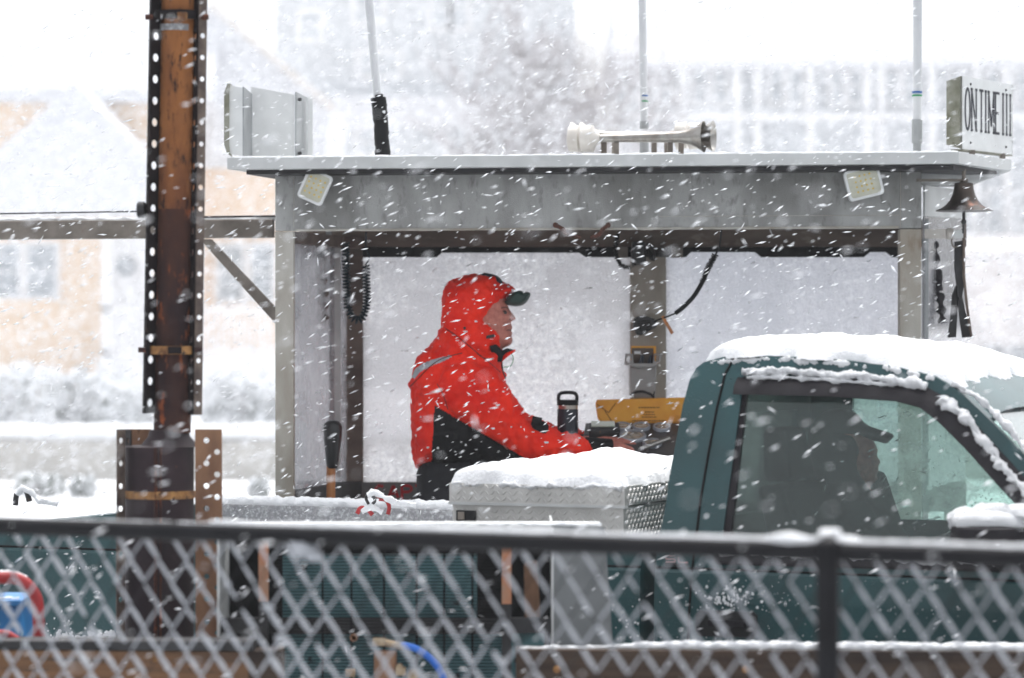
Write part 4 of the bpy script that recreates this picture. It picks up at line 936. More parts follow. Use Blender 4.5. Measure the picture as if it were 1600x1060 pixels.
# near arm
inflate(jk, [(690, 575), (712, 566), (745, 566), (775, 580), (797, 608), (809, 624), (815, 638), (827, 642), (831, 653), (848, 655), (858, 664), (870, 668), (900, 677), (914, 682), (922, 690), (924, 710), (905, 716), (860, 724), (822, 722), (800, 710), (782, 694), (740, 668), (700, 642), (684, 615)], MD, .09, .085, yoff=-.19, step=.011)
inflate(jk, [(700, 585), (745, 572), (790, 600), (809, 628), (850, 660), (905, 672), (918, 690), (905, 708), (820, 706), (782, 680), (700, 632)], MD, .08, .075, yoff=.19, step=.014)
capsule(jk, P(716, 590, MD - .13), P(716, 590, MD + .13), .10, .10)
def folds(c):
    a = noise.fractal(Vector((c.x * 9 + c.z * 5, c.y * 5, c.z * 9 - c.x * 5)) * 1.2, .8, 2, 4)
    b = noise.noise(Vector((c.x * 30 - c.z * 16, c.y * 10, c.z * 20 + c.x * 14)))
    arm = max(0, min(1, (c.x - .05) / .1)); rg_ = math.sin(c.x * 95 + 5 * noise.noise(c * 9)) * .28 * arm if c.z < 1.42 else 0
    return a * .8 - abs(b) * .55 + rg_
jo = jk.build('jacket', [m_red, m_jblack, m_silver], man); remesh(jo, .005, 4, disp=.0135, fold=folds)
bvj = bvh_of(jo); me = jo.data; off = wloc(jo)
blackp = [(679, 634), (782, 694), (822, 717), (830, 760), (673, 760), (675, 700)]
stripe = [(643, 590), (648, 577), (661, 568), (676, 562), (704, 555), (706, 558), (690, 566), (672, 573), (656, 582), (648, 592)]
mi = np.zeros(len(me.polygons), dtype=np.int32)
for p_ in me.polygons:
    c = p_.center + off; x_, y_ = topx(c)
    if c.y < MD + .05 or True:
        if inpoly(x_, y_, blackp): mi[p_.index] = 1
        elif inpoly(x_, y_, stripe): mi[p_.index] = 2
me.polygons.foreach_set('material_index', mi)
def surf_line(mb, bv, pts, r, n=8):
    qs = []
    for q in spline([Vector((x_, y_, 0)) for x_, y_ in pts], n):
        h_ = hit(bv, q.x, q.y, .0012)
        if h_: qs.append(h_)
    if len(qs) > 1: mb.tube(qs, r, 6)
m = MB()
surf_line(m, bvj, [(695, 513), (710, 523), (728, 537), (745, 551), (757, 560), (770, 561)], .0022)
surf_line(m, bvj, [(641, 604), (655, 590), (672, 573), (692, 560), (722, 552)], .0022)  # dark line put in as crease shade of the cape fold
surf_line(m, bvj, [(745, 553), (765, 567), (782, 582)], .0016); surf_line(m, bvj, [(683, 600), (692, 616), (700, 640)], .0016)
m.build('seams_and_fold_shade', M('dark_red_seam_and_fold_shade', (96, 16, 16), rough=.8), man, True)
m = MB(); surf_line(m, bvj, [(784, 562), (785, 578), (790, 592), (797, 606)], .004); m.build('zip', m_blackgloss, man, True); m = MB()
for x_, y_ in ((726, 513),):
    q = hit(bvj, x_, y_, .002); m.lathe(q, (0, 1, 0), [(0, .006), (.004, .0065)], 12)
m.build('snap_button', m_blackgloss, man, True); m = MB()
q = hit(bvj, 766, 526, .004); m.obox(q, (1, 0, .2), (0, 1, 0), (0, 0, 1), .018, .006, .007)
m.build('cord_lock', m_blackgloss, man, True)
m = MB(); fr([(765, 541), (775, 538), (783, 546), (788, 550), (784, 566), (770, 565), (768, 552)], MD - .11, .05, m); fr([(784, 548), (792, 544), (803, 547), (790, 556), (782, 562)], MD - .05, .09, m); m.build('collar_lining', m_jblack, man, bevel=.004)
m = MB(); fr([(783, 560), (790, 552.5), (805, 546), (805.5, 549), (794, 557), (784, 566)], MD - .06, .11, m); m.build('collar_flap', m_red, man, bevel=.003)
m = MB(); m.tube(spline([P(799, 552, MD - .04), P(802, 560, MD - .04), P(798, 572, MD - .04), P(787, 574, MD - .04)], 6), .0022, 6); m.build('cord_loop', m_greenband, man, True)
m = MB(); m.tube(spline([P(831, 657, MD - .262), P(846, 660, MD - .262)], 3), .02, 10); 
inflate(m, [(832, 657), (846, 655), (856, 663), (852, 676), (840, 672), (831, 666)], MD, .02, .03, yoff=-.245, step=.006); m.build('elbow_patch', m_jblack, man, True)
m = MB(); q0, q1 = P(916, 696, MD - .16), P(955, 697, MD - .125)
m.tube([q0, q0.lerp(q1, .5), q1], [.036, .034, .031], 16, jit=.08); m.build('cuff', m_jblack, man, True)
m = MB(); q0, q1 = P(905, 690, MD + .16), P(945, 692, MD + .1); m.tube([q0, q1], [.034, .03], 14); m.build('cuff', m_jblack, man, True)
tr = MB()
inflate(tr, [(662, 715), (700, 712), (745, 712), (752, 790), (745, 880), (652, 880), (650, 800), (651, 742)], MD, .07, .17, step=.014)
for dy in (-.1, .1):
    a = Vector((P(692, 0, MD).x, MD + dy, 1.0)); b = Vector((P(690, 0, MD).x, MD + dy * 1.1, .62)); c = Vector((P(678, 0, MD).x, MD + dy * 1.1, zf + .07)); capsule(tr, a, b, .115, .085); capsule(tr, b, c, .085, .075)
to = tr.build('trousers', m_trousers, man); remesh(to, .008, 5, disp=.006, fold=folds)
cp = MB(); inflate(cp, [(787, 474), (795, 462), (806, 453.5), (816, 455), (827, 457), (829, 461), (826, 468), (820, 475), (811, 479), (797, 478)], MD, .02, .075, step=.006)
co_ = cp.build('cap', m_capgreen, man); remesh(co_, .004, 2)
m = MB(); inflate(m, [(752, 428), (762, 427.0), (776, 431), (784, 438), (786, 446), (770, 446), (755, 440)], MD, .03, .06, step=.006); m.build('cap_crown', m_bottle, man, True)
m = MB(); random.seed(21)
for i in range(210):
    x_ = random.uniform(640, 915); y_ = random.uniform(430, 720); q = hit(bvj, x_, y_, 0)
    if q and random.random() < (.95 if y_ < 530 else .55): m.ball(q, random.uniform(.002, .0055), 6, 4, jit=.6, sc=(random.uniform(.8, 2.2), .6, random.uniform(.6, 1.2)))
tag(m.build('snow_flecks', m_snow, man), kind='stuff')

# ---------------------------------------------------------------- pickup truck
NX, NY, CC = None, None, None
kk_ = .756 * F        # side plane: Y*(323+.0325x) = kk_
A_, B_ = 323 + .0325 * 800, .0325 * F
ln_ = math.hypot(A_, B_); TN = Vector((B_ / ln_, A_ / ln_, 0)); TC = kk_ / ln_; TT = Vector((TN.y, -TN.x, 0))
WID = 1.60
def Lw(s, o, z): return TT * s + TN * (TC + o) + Vector((0, 0, z))
def plane_hit(px, py, o):
    d = Vector(((px - 800) / F, 1, (530 - py) / F)); tt = (TC + o) / (TN.x * d.x + TN.y); p = d * tt
    return p.dot(TT), EYE + p.z
def tum(z): return max(0, (z - 1.05)) * .24
def TS(px, py):
    o = 0
    for _ in range(4): s, z = plane_hit(px, py, o); o = tum(z)
    return s, z
ZB = 1.05
sR = TS(1027, 870)[0]; sBedF = TS(1004, 930)[0]; sBed0 = sBedF - 2.55
truck = thing('pickup_truck', Lw(sR - .3, WID / 2, 0), 'dark green pickup truck with snow on its roof, parked behind the chain link fence', 'pickup truck')
outer_px = [(1040, 790), (1046, 745), (1056, 690), (1067, 633), (1078, 592), (1088, 575), (1100, 566), (1130, 558), (1200, 556), (1300, 561), (1400, 573), (1462, 589), (1500, 612), (1545, 655), (1600, 712), (1660, 778), (1725, 850)]
hole_px = [(1160, 607), (1300, 610), (1400, 617), (1442, 628), (1478, 652), (1520, 692), (1560, 735), (1605, 787), (1650, 842)]
outer_sz = [(sR, ZB)] + [TS(*p) for p in outer_px] ; sF = TS(1735, 868)[0]; outer_sz.append((sF, ZB))
hl_sz = [TS(*p) for p in hole_px]; sw0 = TS(1127, 850)[0]; hole_sz = [(sw0, ZB + .012)] + hl_sz + [(hl_sz[-1][0] + .01, ZB + .012)]
def side(sgn):
    f_ = (lambda s, z, e=0: Lw(s, tum(z) + e, z)) if sgn > 0 else (lambda s, z, e=0: Lw(s, WID - tum(z) - e, z)); return f_
m = MB()
for sg in (1, -1):
    f_ = side(sg); m.prism([f_(s, z) for s, z in outer_sz], TN * (.035 * sg), [[f_(s, z) for s, z in hole_sz]])
# lower sides of cab, door and fender
prof = [(.0, ZB), (-.010, 1.02), (-.014, .985), (-.024, .97), (-.03, .88), (-.03, .76), (-.018, .6), (.02, .42)]
sFr = sF + 1.05
for sg in (1, -1):
    vs = []; sl = [sR, sF, sFr]
    for (o, z) in prof:
        for s in sl: vs.append(Lw(s, o if sg > 0 else WID - o, z))
    for (o, z) in reversed(prof):
        for s in sl: vs.append(Lw(s, (o + .03) if sg > 0 else WID - o - .03, z))
    n_ = len(prof) * 2; ns = 3; fs = []
    for i in range(n_):
        for j in range(ns - 1):
            a = i * ns + j; b = ((i + 1) % n_) * ns + j; fs.append((a, a + 1, b + 1, b))
    m.add(vs, fs)
m.hexa([Lw(sF, .0, .98), Lw(sFr, .03, .95), Lw(sFr, WID - .03, .95), Lw(sF, WID, .98), Lw(sF, .02, ZB), Lw(sFr, .08, ZB - .05), Lw(sFr, WID - .08, ZB - .05), Lw(sF, WID - .02, ZB)])
m.hexa([Lw(sFr - .02, .02, .4), Lw(sFr + .03, .02, .4), Lw(sFr + .03, WID - .02, .4), Lw(sFr - .02, WID - .02, .4), Lw(sFr - .02, .02, .98), Lw(sFr + .03, .05, .96), Lw(sFr + .03, WID - .05, .96), Lw(sFr - .02, WID - .02, .98)])
# rear wall with window
rw = [(.01, .45), (WID - .01, .45), (WID - .01, ZB), (WID - .14, 1.6), (.14, 1.6), (.01, ZB)]
rh = [(.25, 1.12), (WID - .25, 1.12), (WID - .3, 1.48), (.3, 1.48)]
sRt = TS(1070, 620)[0]
def rwp(o, z): return Lw(sR + .01 + (sRt - sR) * max(0, z - ZB) / .5, o, z)
m.prism([rwp(o, z) for o, z in rw], TT * .03, [[rwp(o, z) for o, z in rh]])
cab = m.build('cab', m_green, truck)
# roof skin
top_sz = [TS(*p) for p in outer_px[4:14]]
m = MB(); vs = []; nn = 13
for (s, z) in top_sz:
    for j in range(nn):
        f_ = j / (nn - 1); o0 = tum(z); o = o0 + (WID - 2 * o0) * f_; vs.append(Lw(s, o, z + .03 * (1 - (2 * f_ - 1) ** 4) - .001))
for i in range(len(top_sz)):
    for j in range(nn): v = vs[i * nn + j]; vs.append(v - Vector((0, 0, .02)))
n0 = len(top_sz) * nn; fs = []
for i in range(len(top_sz) - 1):
    for j in range(nn - 1):
        a = i * nn + j; fs.append((a, a + 1, a + nn + 1, a + nn)); fs.append((a + n0, a + nn + n0, a + nn + 1 + n0, a + 1 + n0))
m.add(vs, fs); m.build('roof', m_green, truck, True)
# glass
def inset(poly, d):
    c = Vector((sum(p[0] for p in poly) / len(poly), sum(p[1] for p in poly) / len(poly)))
    out = []; n = len(poly)
    for i in range(n):
        p = Vector(poly[i]); a = Vector(poly[i - 1]); b = Vector(poly[(i + 1) % n])
        e1 = (p - a).normalized(); e2 = (b - p).normalized(); n1 = Vector((e1.y, -e1.x)); n2 = Vector((e2.y, -e2.x)); nn_ = (n1 + n2); nn_ = nn_.normalized() if nn_.length > 1e-6 else n1
        if (c - p).dot(nn_) < 0: nn_ = -nn_
        out.append(tuple(p + nn_ * d))
    return out
g_sz = inset(hole_sz, .022)
g_sz[0] = (g_sz[0][0] + .012, g_sz[0][1])
f_ = side(1); m = MB(); m.prism([f_(s, z, .006) for s, z in hole_sz], TN * .02, [[f_(s, z, .006) for s, z in g_sz]]); m.build('window_seal', m_trim, truck)
m = MB(); m.prism([f_(s, z, .014) for s, z in g_sz], TN * .004); m.build('side_window', m_glass_near, truck)
f2 = side(-1); m = MB(); m.prism([f2(s, z, .014) for s, z in hole_sz], TN * -.004); m.build('side_window', m_glass_far, truck)
m = MB(); m.prism([rwp(o, z) + TT * .012 for o, z in rh], TT * .004); m.build('rear_window', m_glass_near, truck)
# windshield
w0 = TS(1500, 614); w1 = TS(1722, 852)
m = MB(); q = [Lw(w0[0] + .012, .19, w0[1] - .005), Lw(w1[0] + .10, .05, w1[1]), Lw(w1[0] + .10, WID - .05, w1[1]), Lw(w0[0] + .012, WID - .19, w0[1] - .005)]
m.prism(q, Vector((.003, 0, .005))); m.build('windshield', m_glass_shield, truck)
# visor over the window (wind deflector)
vis_top = [(1153, 590), (1200, 588), (1300, 590), (1400, 597), (1448, 605), (1480, 622), (1530, 668), (1580, 722), (1640, 790)]
vis_bot = [(1151, 616), (1200, 617), (1300, 619), (1400, 626), (1438, 634), (1470, 658), (1516, 704), (1562, 756), (1620, 818)]
m = MB(); vs = []
for (a, b) in zip(vis_top, vis_bot):
    sa, za = TS(*a); sb, zb_ = TS(*b)
    vs += [Lw(sa, tum(za) - .006, za), Lw((sa + sb) / 2, tum((za + zb_) / 2) - .034, (za + zb_) / 2 + .002), Lw(sb, tum(zb_) - .042, zb_), Lw(sb, tum(zb_) - .036, zb_), Lw(sa, tum(za) + .002, za - .006)]
fs = []
for i in range(len(vis_top) - 1):
    for j in range(5): a = i * 5 + j; b = i * 5 + (j + 1) % 5; fs.append((a, b, b + 5, a + 5))
fs += [(0, 1, 2, 3, 4), tuple(5 * (len(vis_top) - 1) + j for j in range(5))]
m.add(vs, fs); m.build('wind_deflector', m_trim, truck, True, angle=50)
# dark door shut line, shade line of the belt crease, molding, handle, badge
def side_pt(px, py, e=-.002):
    s, z = TS(px, py)
    if z > ZB: return Lw(s, tum(z) + e, z)
    for (o0, z0), (o1, z1) in zip(prof, prof[1:]):
        if z1 <= z <= z0: oo = o0 + (o1 - o0) * (z0 - z) / (z0 - z1); break
    else: oo = 0
    s2, z2 = plane_hit(px, py, oo); return Lw(s2, oo + e, z2)
m = MB(); m.tube([side_pt(*p) for p in ((1148, 558), (1133, 585), (1120, 640), (1107, 710), (1095, 780), (1088, 840), (1083, 880), (1078, 940), (1075, 1010), (1074, 1060))], .0042, 6)
m.tube([side_pt(*p) for p in ((1025, 886.5), (1120, 889.5), (1300, 896.5), (1500, 904), (1720, 914))], .004, 6)  # dark line put along the body crease as its shade
m.build('door_gap_and_crease_shade', m_void, truck)
m = MB(); vs = [(1117, 868), (1122, 864), (1500, 878), (1720, 886), (1720, 900), (1500, 892), (1124, 882), (1118, 878)]
pl_ = [side_pt(x_, y_, -.003) for x_, y_ in vs]; m.prism(pl_, -TN * .012); m.build('side_molding', m_trim, truck, bevel=.003)
m = MB(); m.tube(resample([side_pt(1122, 866, -.008), side_pt(1500, 880, -.008), side_pt(1715, 888, -.008)], .008), .010, 8, jit=.9); m.build('molding_snow', m_snowrough, truck, True)
m = MB(); hp = [side_pt(x_, y_, -.001) for x_, y_ in ((1094, 953), (1178, 956), (1184, 962), (1184, 990), (1178, 997), (1094, 994), (1088, 988), (1088, 959))]; m.prism(hp, -TN * .005)
dh = m.build('door_handle', m_blackgloss, truck, bevel=.002); m = MB(); hp = [side_pt(x_, y_, -.008) for x_, y_ in ((1108, 968), (1168, 970), (1166, 980), (1110, 978))]; m.prism(hp, -TN * .012); m.build('pull', m_trim, dh, bevel=.002)
m = MB(); hp = [side_pt(x_, y_, -.002) for x_, y_ in ((1040, 879.5), (1077, 881.5), (1075, 885), (1040, 884))]; m.prism(hp, -TN * .004); m.build('badge_bar', m_trim, truck)
m = MB(); bo_ = side_pt(1041, 878, -.003)
for i, ch in enumerate('SL'): letter(m, ch, bo_ + TT * (.044 * i), TT, (0, 0, 1), -TN, .032, .019, .0042, depth=.003)
m.build('badge', m_chromeink, truck)
# mirror
m = MB(); c = side_pt(1560, 845, -.12); 
for (z_, a_, b_) in (): pass
m.lathe(c + Vector((0, 0, -.07)), (0, 0, 1), [(0, .03), (.01, .10), (.05, .125), (.12, .12), (.135, .06)], 18); mi_ = m.build('side_mirror', m_trim, truck, True)
m = MB(); m.tube(resample(spline([c + TT * -.12 + Vector((0, 0, .055)), c + TT * -.05 + Vector((0, 0, .08)), c + TT * .1 + Vector((0, 0, .09)), c + TT * .3 + Vector((0, 0, .07))], 6), .01), .035, 12, jit=.4); m.ball(c + Vector((0, 0, .065)), .1, 18, 12, jit=.25, sc=(1.15, .9, .45)); m.build('mirror_snow', m_snowrough, truck, True)
m = MB(); m.tube([side_pt(1575, 880, -.02), c + Vector((0, 0, -.03))], .03, 10); m.build('mirror_arm', m_trim, truck, True)
# interior
m = MB(); m.hexa([Lw(sR + .05, .06, .5), Lw(sFr - .3, .06, .5), Lw(sFr - .3, WID - .06, .5), Lw(sR + .05, WID - .06, .5), Lw(sR + .05, .06, .54), Lw(sFr - .3, .06, .54), Lw(sFr - .3, WID - .06, .54), Lw(sR + .05, WID - .06, .54)])
m.hexa([Lw(sF - .35, .08, .55), Lw(sF + .1, .06, .55), Lw(sF + .1, WID - .06, .55), Lw(sF - .35, WID - .08, .55), Lw(sF - .3, .08, 1.04), Lw(sF + .1, .06, 1.06), Lw(sF + .1, WID - .06, 1.06), Lw(sF - .3, WID - .08, 1.04)])
m.build('dashboard', m_interior, truck)
m = MB(); sS = TS(1215, 800)[0]
m.hexa([Lw(sS + .05, .1, .62), Lw(sS + .5, .1, .62), Lw(sS + .5, WID - .1, .62), Lw(sS + .05, WID - .1, .62), Lw(sS + .02, .1, .78), Lw(sS + .52, .1, .78), Lw(sS + .52, WID - .1, .78), Lw(sS + .02, WID - .1, .78)])
for o0, o1 in ((.12, .72), (.88, 1.48)):
    m.hexa([Lw(sS, o0, .75), Lw(sS + .14, o0, .75), Lw(sS + .14, o1, .75), Lw(sS, o1, .75), Lw(sS - .12, o0 + .05, 1.25), Lw(sS - .02, o0 + .05, 1.25), Lw(sS - .02, o1 - .05, 1.25), Lw(sS - .12, o1 - .05, 1.25)])
    m.hexa([Lw(sS - .13, o0 + .15, 1.26), Lw(sS - .03, o0 + .15, 1.26), Lw(sS - .03, o1 - .15, 1.26), Lw(sS - .13, o1 - .15, 1.26), Lw(sS - .14, o0 + .18, 1.44), Lw(sS - .06, o0 + .18, 1.44), Lw(sS - .06, o1 - .18, 1.44), Lw(sS - .14, o1 - .18, 1.44)])
m.build('seats', m_interior, truck, bevel=.02)
m = MB(); c = Lw(sF - .42, 1.18, 1.02); m.tube([c + TN * (.18 * math.cos(a_)) + (TT * .35 + Vector((0, 0, .93))) * (.18 * math.sin(a_)) for a_ in np.linspace(0, 6.283, 29)[:-1]], .014, 8, closed=True); m.tube([c - TN * .17, c + TN * .17], .015, 8); m.build('steering_wheel', m_black, truck, True)
# bed
m = MB(); zr = 1.055
bprof = [(.02, zr), (-.008, zr), (-.012, 1.0), (-.014, .985), (-.024, .97), (-.03, .88), (-.03, .76), (-.018, .6), (.02, .42), (.05, .42), (.05, zr - .03), (.02, zr - .02)]
for sg in (1, -1):
    vs = []; sl = [sBed0, sBedF]
    for (o, z) in bprof:
        for s in sl: vs.append(Lw(s, o if sg > 0 else WID - o, z))
    n_ = len(bprof); fs = [(i * 2, i * 2 + 1, ((i + 1) % n_) * 2 + 1, ((i + 1) % n_) * 2) for i in range(n_)]
    fs += [tuple(i * 2 for i in range(n_)), tuple(i * 2 + 1 for i in range(n_))]; m.add(vs, fs)
m.hexa([Lw(sBed0, .0, .45), Lw(sBed0 + .05, .0, .45), Lw(sBed0 + .05, WID, .45), Lw(sBed0, WID, .45), Lw(sBed0, .0, zr), Lw(sBed0 + .05, .0, zr), Lw(sBed0 + .05, WID, zr), Lw(sBed0, WID, zr)])
m.hexa([Lw(sBedF - .04, .03, .45), Lw(sBedF, .03, .45), Lw(sBedF, WID - .03, .45), Lw(sBedF - .04, WID - .03, .45), Lw(sBedF - .04, .03, zr), Lw(sBedF, .03, zr), Lw(sBedF, WID - .03, zr), Lw(sBedF - .04, WID - .03, zr)])
m.build('bed', m_greenbed, truck)
m = MB(); m.tube([Lw(sBed0, -.0155, .984), Lw(sBedF, -.0155, .984)], .004, 6); m.build('bed_crease_shade', m_void, truck)  # dark tube draws the shade of the bed crease
m = MB(); m.hexa([Lw(sBed0 + .06, .06, .55), Lw(sBedF - .05, .06, .55), Lw(sBedF - .05, WID - .06, .55), Lw(sBed0 + .06, WID - .06, .55), Lw(sBed0 + .06, .06, .72), Lw(sBedF - .05, .06, .72), Lw(sBedF - .05, WID - .06, .72), Lw(sBed0 + .06, WID - .06, .72)]); m.build('bed_snow', m_snow, truck)
m = MB(); m.hexa([Lw(sBed0 + .06, WID - .075, .7), Lw(sBedF - .05, WID - .075, .7), Lw(sBedF - .05, WID - .055, .7), Lw(sBed0 + .06, WID - .055, .7), Lw(sBed0 + .06, WID - .075, zr + .002), Lw(sBedF - .05, WID - .075, zr + .002), Lw(sBedF - .05, WID - .04, zr + .002), Lw(sBed0 + .06, WID - .04, zr + .002)]); m.build('bed_wall', m_liner, truck)
m = MB(); m.tube(resample([Lw(sBed0, .01, zr + .006), Lw(sBedF, .01, zr + .006)], .012), .014, 10, jit=.6, flat=.8)
m.tube(resample([Lw(sBed0, WID - .02, zr + .008), Lw(sBedF, WID - .02, zr + .008)], .012), .028, 12, jit=.3); m.build('rail_snow', m_snow, truck, True)
for s_ in (sFr - .5, sBed0 + .75):
    for o_w in (.02, WID - .2):
        m = MB(); m.lathe(Lw(s_, o_w, .34), TN, [(0, .20), (.01, .33), (.03, .345), (.15, .345), (.17, .33), (.18, .2)], 28); wh = m.build('wheel', m_black, truck, True)
        m = MB(); m.lathe(Lw(s_, o_w - .005 if o_w < 1 else o_w + .18, .34), TN, [(0, .19), (.01, .19)], 20); m.build('rim', m_galv, wh)
# roof snow heightfield
def snow_patch(fn, s0, s1, o0, o1, th, seed, edge=.05, step=.02, wob=.03):
    m = MB(); ns = int((s1 - s0) / step) + 1; no = int((o1 - o0) / step) + 1; vs = []; fs = []
    for i in range(ns):
        for j in range(no):
            u = i / (ns - 1); v = j / (no - 1); s = s0 + (s1 - s0) * u; o = o0 + (o1 - o0) * v
            n1 = noise.fractal(Vector((s * 7 + seed, o * 7, seed)), .9, 2, 4); n2 = noise.fractal(Vector((s * 30 + seed, o * 30, 0)), .8, 2, 3)
            de = min(s - s0, s1 - s, o - o0, o1 - o)
            du = min(s - s0, s1 - s) < .5 * step; dv = min(o - o0, o1 - o) < .5 * step
            wf = wob * max(0, 1 - de / .07); s_ = s + wf * noise.fractal(Vector((o * 9, s * 9, seed + 5)), .9, 2, 3); o_ = o + wf * noise.fractal(Vector((s * 9, o * 9, seed + 9)), .9, 2, 3)
            hh = th * math.sqrt(1 - (1 - min(1, max(0, de) / edge)) ** 2) * (1 + .22 * n1) + .004 * n2
            vs.append(fn(s_, o_, hh))
    for i in range(ns - 1):
        for j in range(no - 1): a = i * no + j; fs.append((a, a + no, a + no + 1, a + 1))
    m.add(vs, fs)
    return m
S0, S1 = TS(1106, 566)[0], TS(1484, 598)[0]
import bisect
ts_, tz_ = zip(*top_sz)
def roofz(s):
    if s <= ts_[0]: return tz_[0]
    for i in range(len(ts_) - 1):
        if s <= ts_[i + 1]: return tz_[i] + (tz_[i + 1] - tz_[i]) * (s - ts_[i]) / (ts_[i + 1] - ts_[i])
    return tz_[-1] - (s - ts_[-1]) * .42
def rsn(s, o, hh):
    f_ = (o - .13) / (WID - .26); z = roofz(s) + .03 * (1 - abs(2 * f_ - 1) ** 4) - .006 + hh; return Lw(s, o, z)
m = snow_patch(rsn, S0 - .01, S1 + .03, .15, WID - .12, .045, 3, edge=.09, wob=.03, step=.014); m.build('roof_snow', m_snow, truck, True, angle=180)
def blanket(path, r, mb, jit=.5, seg=12, flat=.7): mb.tube(resample(path, .007), [r * (1 + .25 * noise.noise(Vector((i * .09, r * 90, 0)))) for i in range(len(resample(path, .007)))], seg, jit=jit, flat=flat)
m = MB()
blanket([side_pt(x_, y_, -.012) for x_, y_ in ((1162, 582), (1200, 581), (1260, 583), (1320, 587), (1380, 591), (1420, 598), (1450, 602))], .021, m, 1.0)
blanket([side_pt(x_, y_, -.018) for x_, y_ in ((1170, 589), (1240, 590), (1320, 595), (1400, 602))], .011, m, 1.0)
blanket([side_pt(x_, y_, -.02) for x_, y_ in ((1474, 624), (1505, 648), (1540, 690), (1575, 735), (1610, 775))], .020, m, 1.1)
blanket([side_pt(x_, y_, .005) for x_, y_ in ((1488, 600), (1525, 618), (1562, 655), (1600, 700), (1640, 745))], .013, m, 1.3)
blanket([side_pt(x_, y_, .01) for x_, y_ in ((1110, 566), (1150, 563), (1220, 562), (1300, 566), (1390, 577), (1460, 594))], .012, m, 1.6)
m.build('trim_snow', m_snowrough, truck, True, angle=180)
m = MB(); random.seed(8)
for i in range(70):
    px_, py_ = random.gauss(1140, 20), random.gauss(935, 10)
    m.ball(side_pt(px_, min(py_, 950), -.001), random.uniform(.002, .006), 6, 4, jit=.7)
for i in range(260):
    px_ = random.uniform(-60, 1000); py_ = random.uniform(835, 1005) if random.random() < .5 else random.gauss(985, 14)
    m.ball(side_pt(px_, py_, -.001), random.uniform(.0012, .0045), 5, 4, jit=.7)
for i in range(120): m.ball(side_pt(random.uniform(90, 190), 1000 - abs(random.gauss(0, 6)), -.002), random.uniform(.003, .009), 6, 4, jit=.7)
for i in range(150): m.ball(side_pt(random.uniform(1030, 1500), random.uniform(905, 1005), -.001), random.uniform(.0008, .002), 5, 4, jit=.7)
tag(m.build('snow_spatter', m_snow, truck), kind='stuff')

# driver
DD = 10.15
dr = thing('person', P(1300, 1000, DD), 'person in dark coat and peaked cap driving the pickup, a silhouette through its side window', 'person')
bd = MB()
inflate(bd, [(1300, 645), (1345, 655), (1366, 690), (1372, 704), (1370, 712), (1377, 722), (1372, 728), (1374, 735), (1370, 740), (1371, 750), (1362, 757), (1352, 765), (1345, 790), (1290, 790), (1270, 720), (1275, 665)], DD, .08, .08, step=.012)
capsule(bd, P(1315, 790, DD), P(1300, 960, DD), .12, .12); capsule(bd, P(1330, 800, DD - .16), P(1400, 900, DD - .17), .05, .045); capsule(bd, P(1330, 800, DD + .16), P(1400, 900, DD + .17), .05, .045)
capsule(bd, P(1400, 900, DD - .17), P(1500, 870, DD - .02), .04, .03); capsule(bd, P(1400, 900, DD + .17), P(1500, 870, DD + .1), .04, .03)
for dy in (-.02, .1):
    W = P(1500, 870, DD + dy)
    capsule(bd, W, W + Vector((.08, 0, .01)), .03, .026)
    for j in range(4): k0 = W + Vector((.085, -.03 + .02 * j, .012)); capsule(bd, k0, k0 + Vector((.035, 0, -.01)), .01, .009); capsule(bd, k0 + Vector((.035, 0, -.01)), k0 + Vector((.035, 0, -.045)), .009, .008)
    capsule(bd, W + Vector((.03, 0, .02)), W + Vector((.07, -.02, .045)), .012, .01)
for dy in (-.09, .09): capsule(bd, P(1310, 975, DD + dy), P(1480, 965, DD + dy), .08, .06); capsule(bd, P(1480, 965, DD + dy), P(1520, 1070, DD + dy), .06, .045)
b_ = bd.build('body', m_skin, dr); remesh(b_, .008, 3)
ct = MB(); inflate(ct, [(1275, 745), (1340, 755), (1357, 762), (1378, 786), (1397, 803), (1412, 826), (1422, 850), (1425, 1010), (1235, 1010), (1228, 900), (1235, 800), (1250, 762)], DD, .16, .22, step=.016)
capsule(ct, P(1330, 810, DD - .17), P(1400, 900, DD - .18), .075, .065); capsule(ct, P(1330, 810, DD + .17), P(1400, 900, DD + .18), .075, .065); capsule(ct, P(1400, 900, DD - .18), P(1490, 872, DD - .04), .06, .045); capsule(ct, P(1400, 900, DD + .18), P(1490, 872, DD + .1), .06, .045)
c__ = ct.build('coat', m_interior, dr); remesh(c__, .01, 4, disp=.008, dsc=9)
hh_ = MB(); inflate(hh_, [(1262, 690), (1272, 668), (1330, 668), (1350, 700), (1347, 722), (1352, 742), (1357, 760), (1340, 775), (1270, 775), (1258, 730)], DD, .07, .1, step=.012); ho_ = hh_.build('hair_and_face_shade', m_interior, dr); remesh(ho_, .007, 3)  # added dark shape over cheek and neck puts the face in shade
cc = MB(); inflate(cc, [(1268, 690), (1270, 660), (1285, 645), (1310, 638), (1338, 646), (1355, 664), (1397, 679), (1392, 687), (1384, 694), (1370, 690), (1345, 690)], DD, .06, .09, step=.01); c2_ = cc.build('cap', m_interior, dr); remesh(c2_, .006, 2)

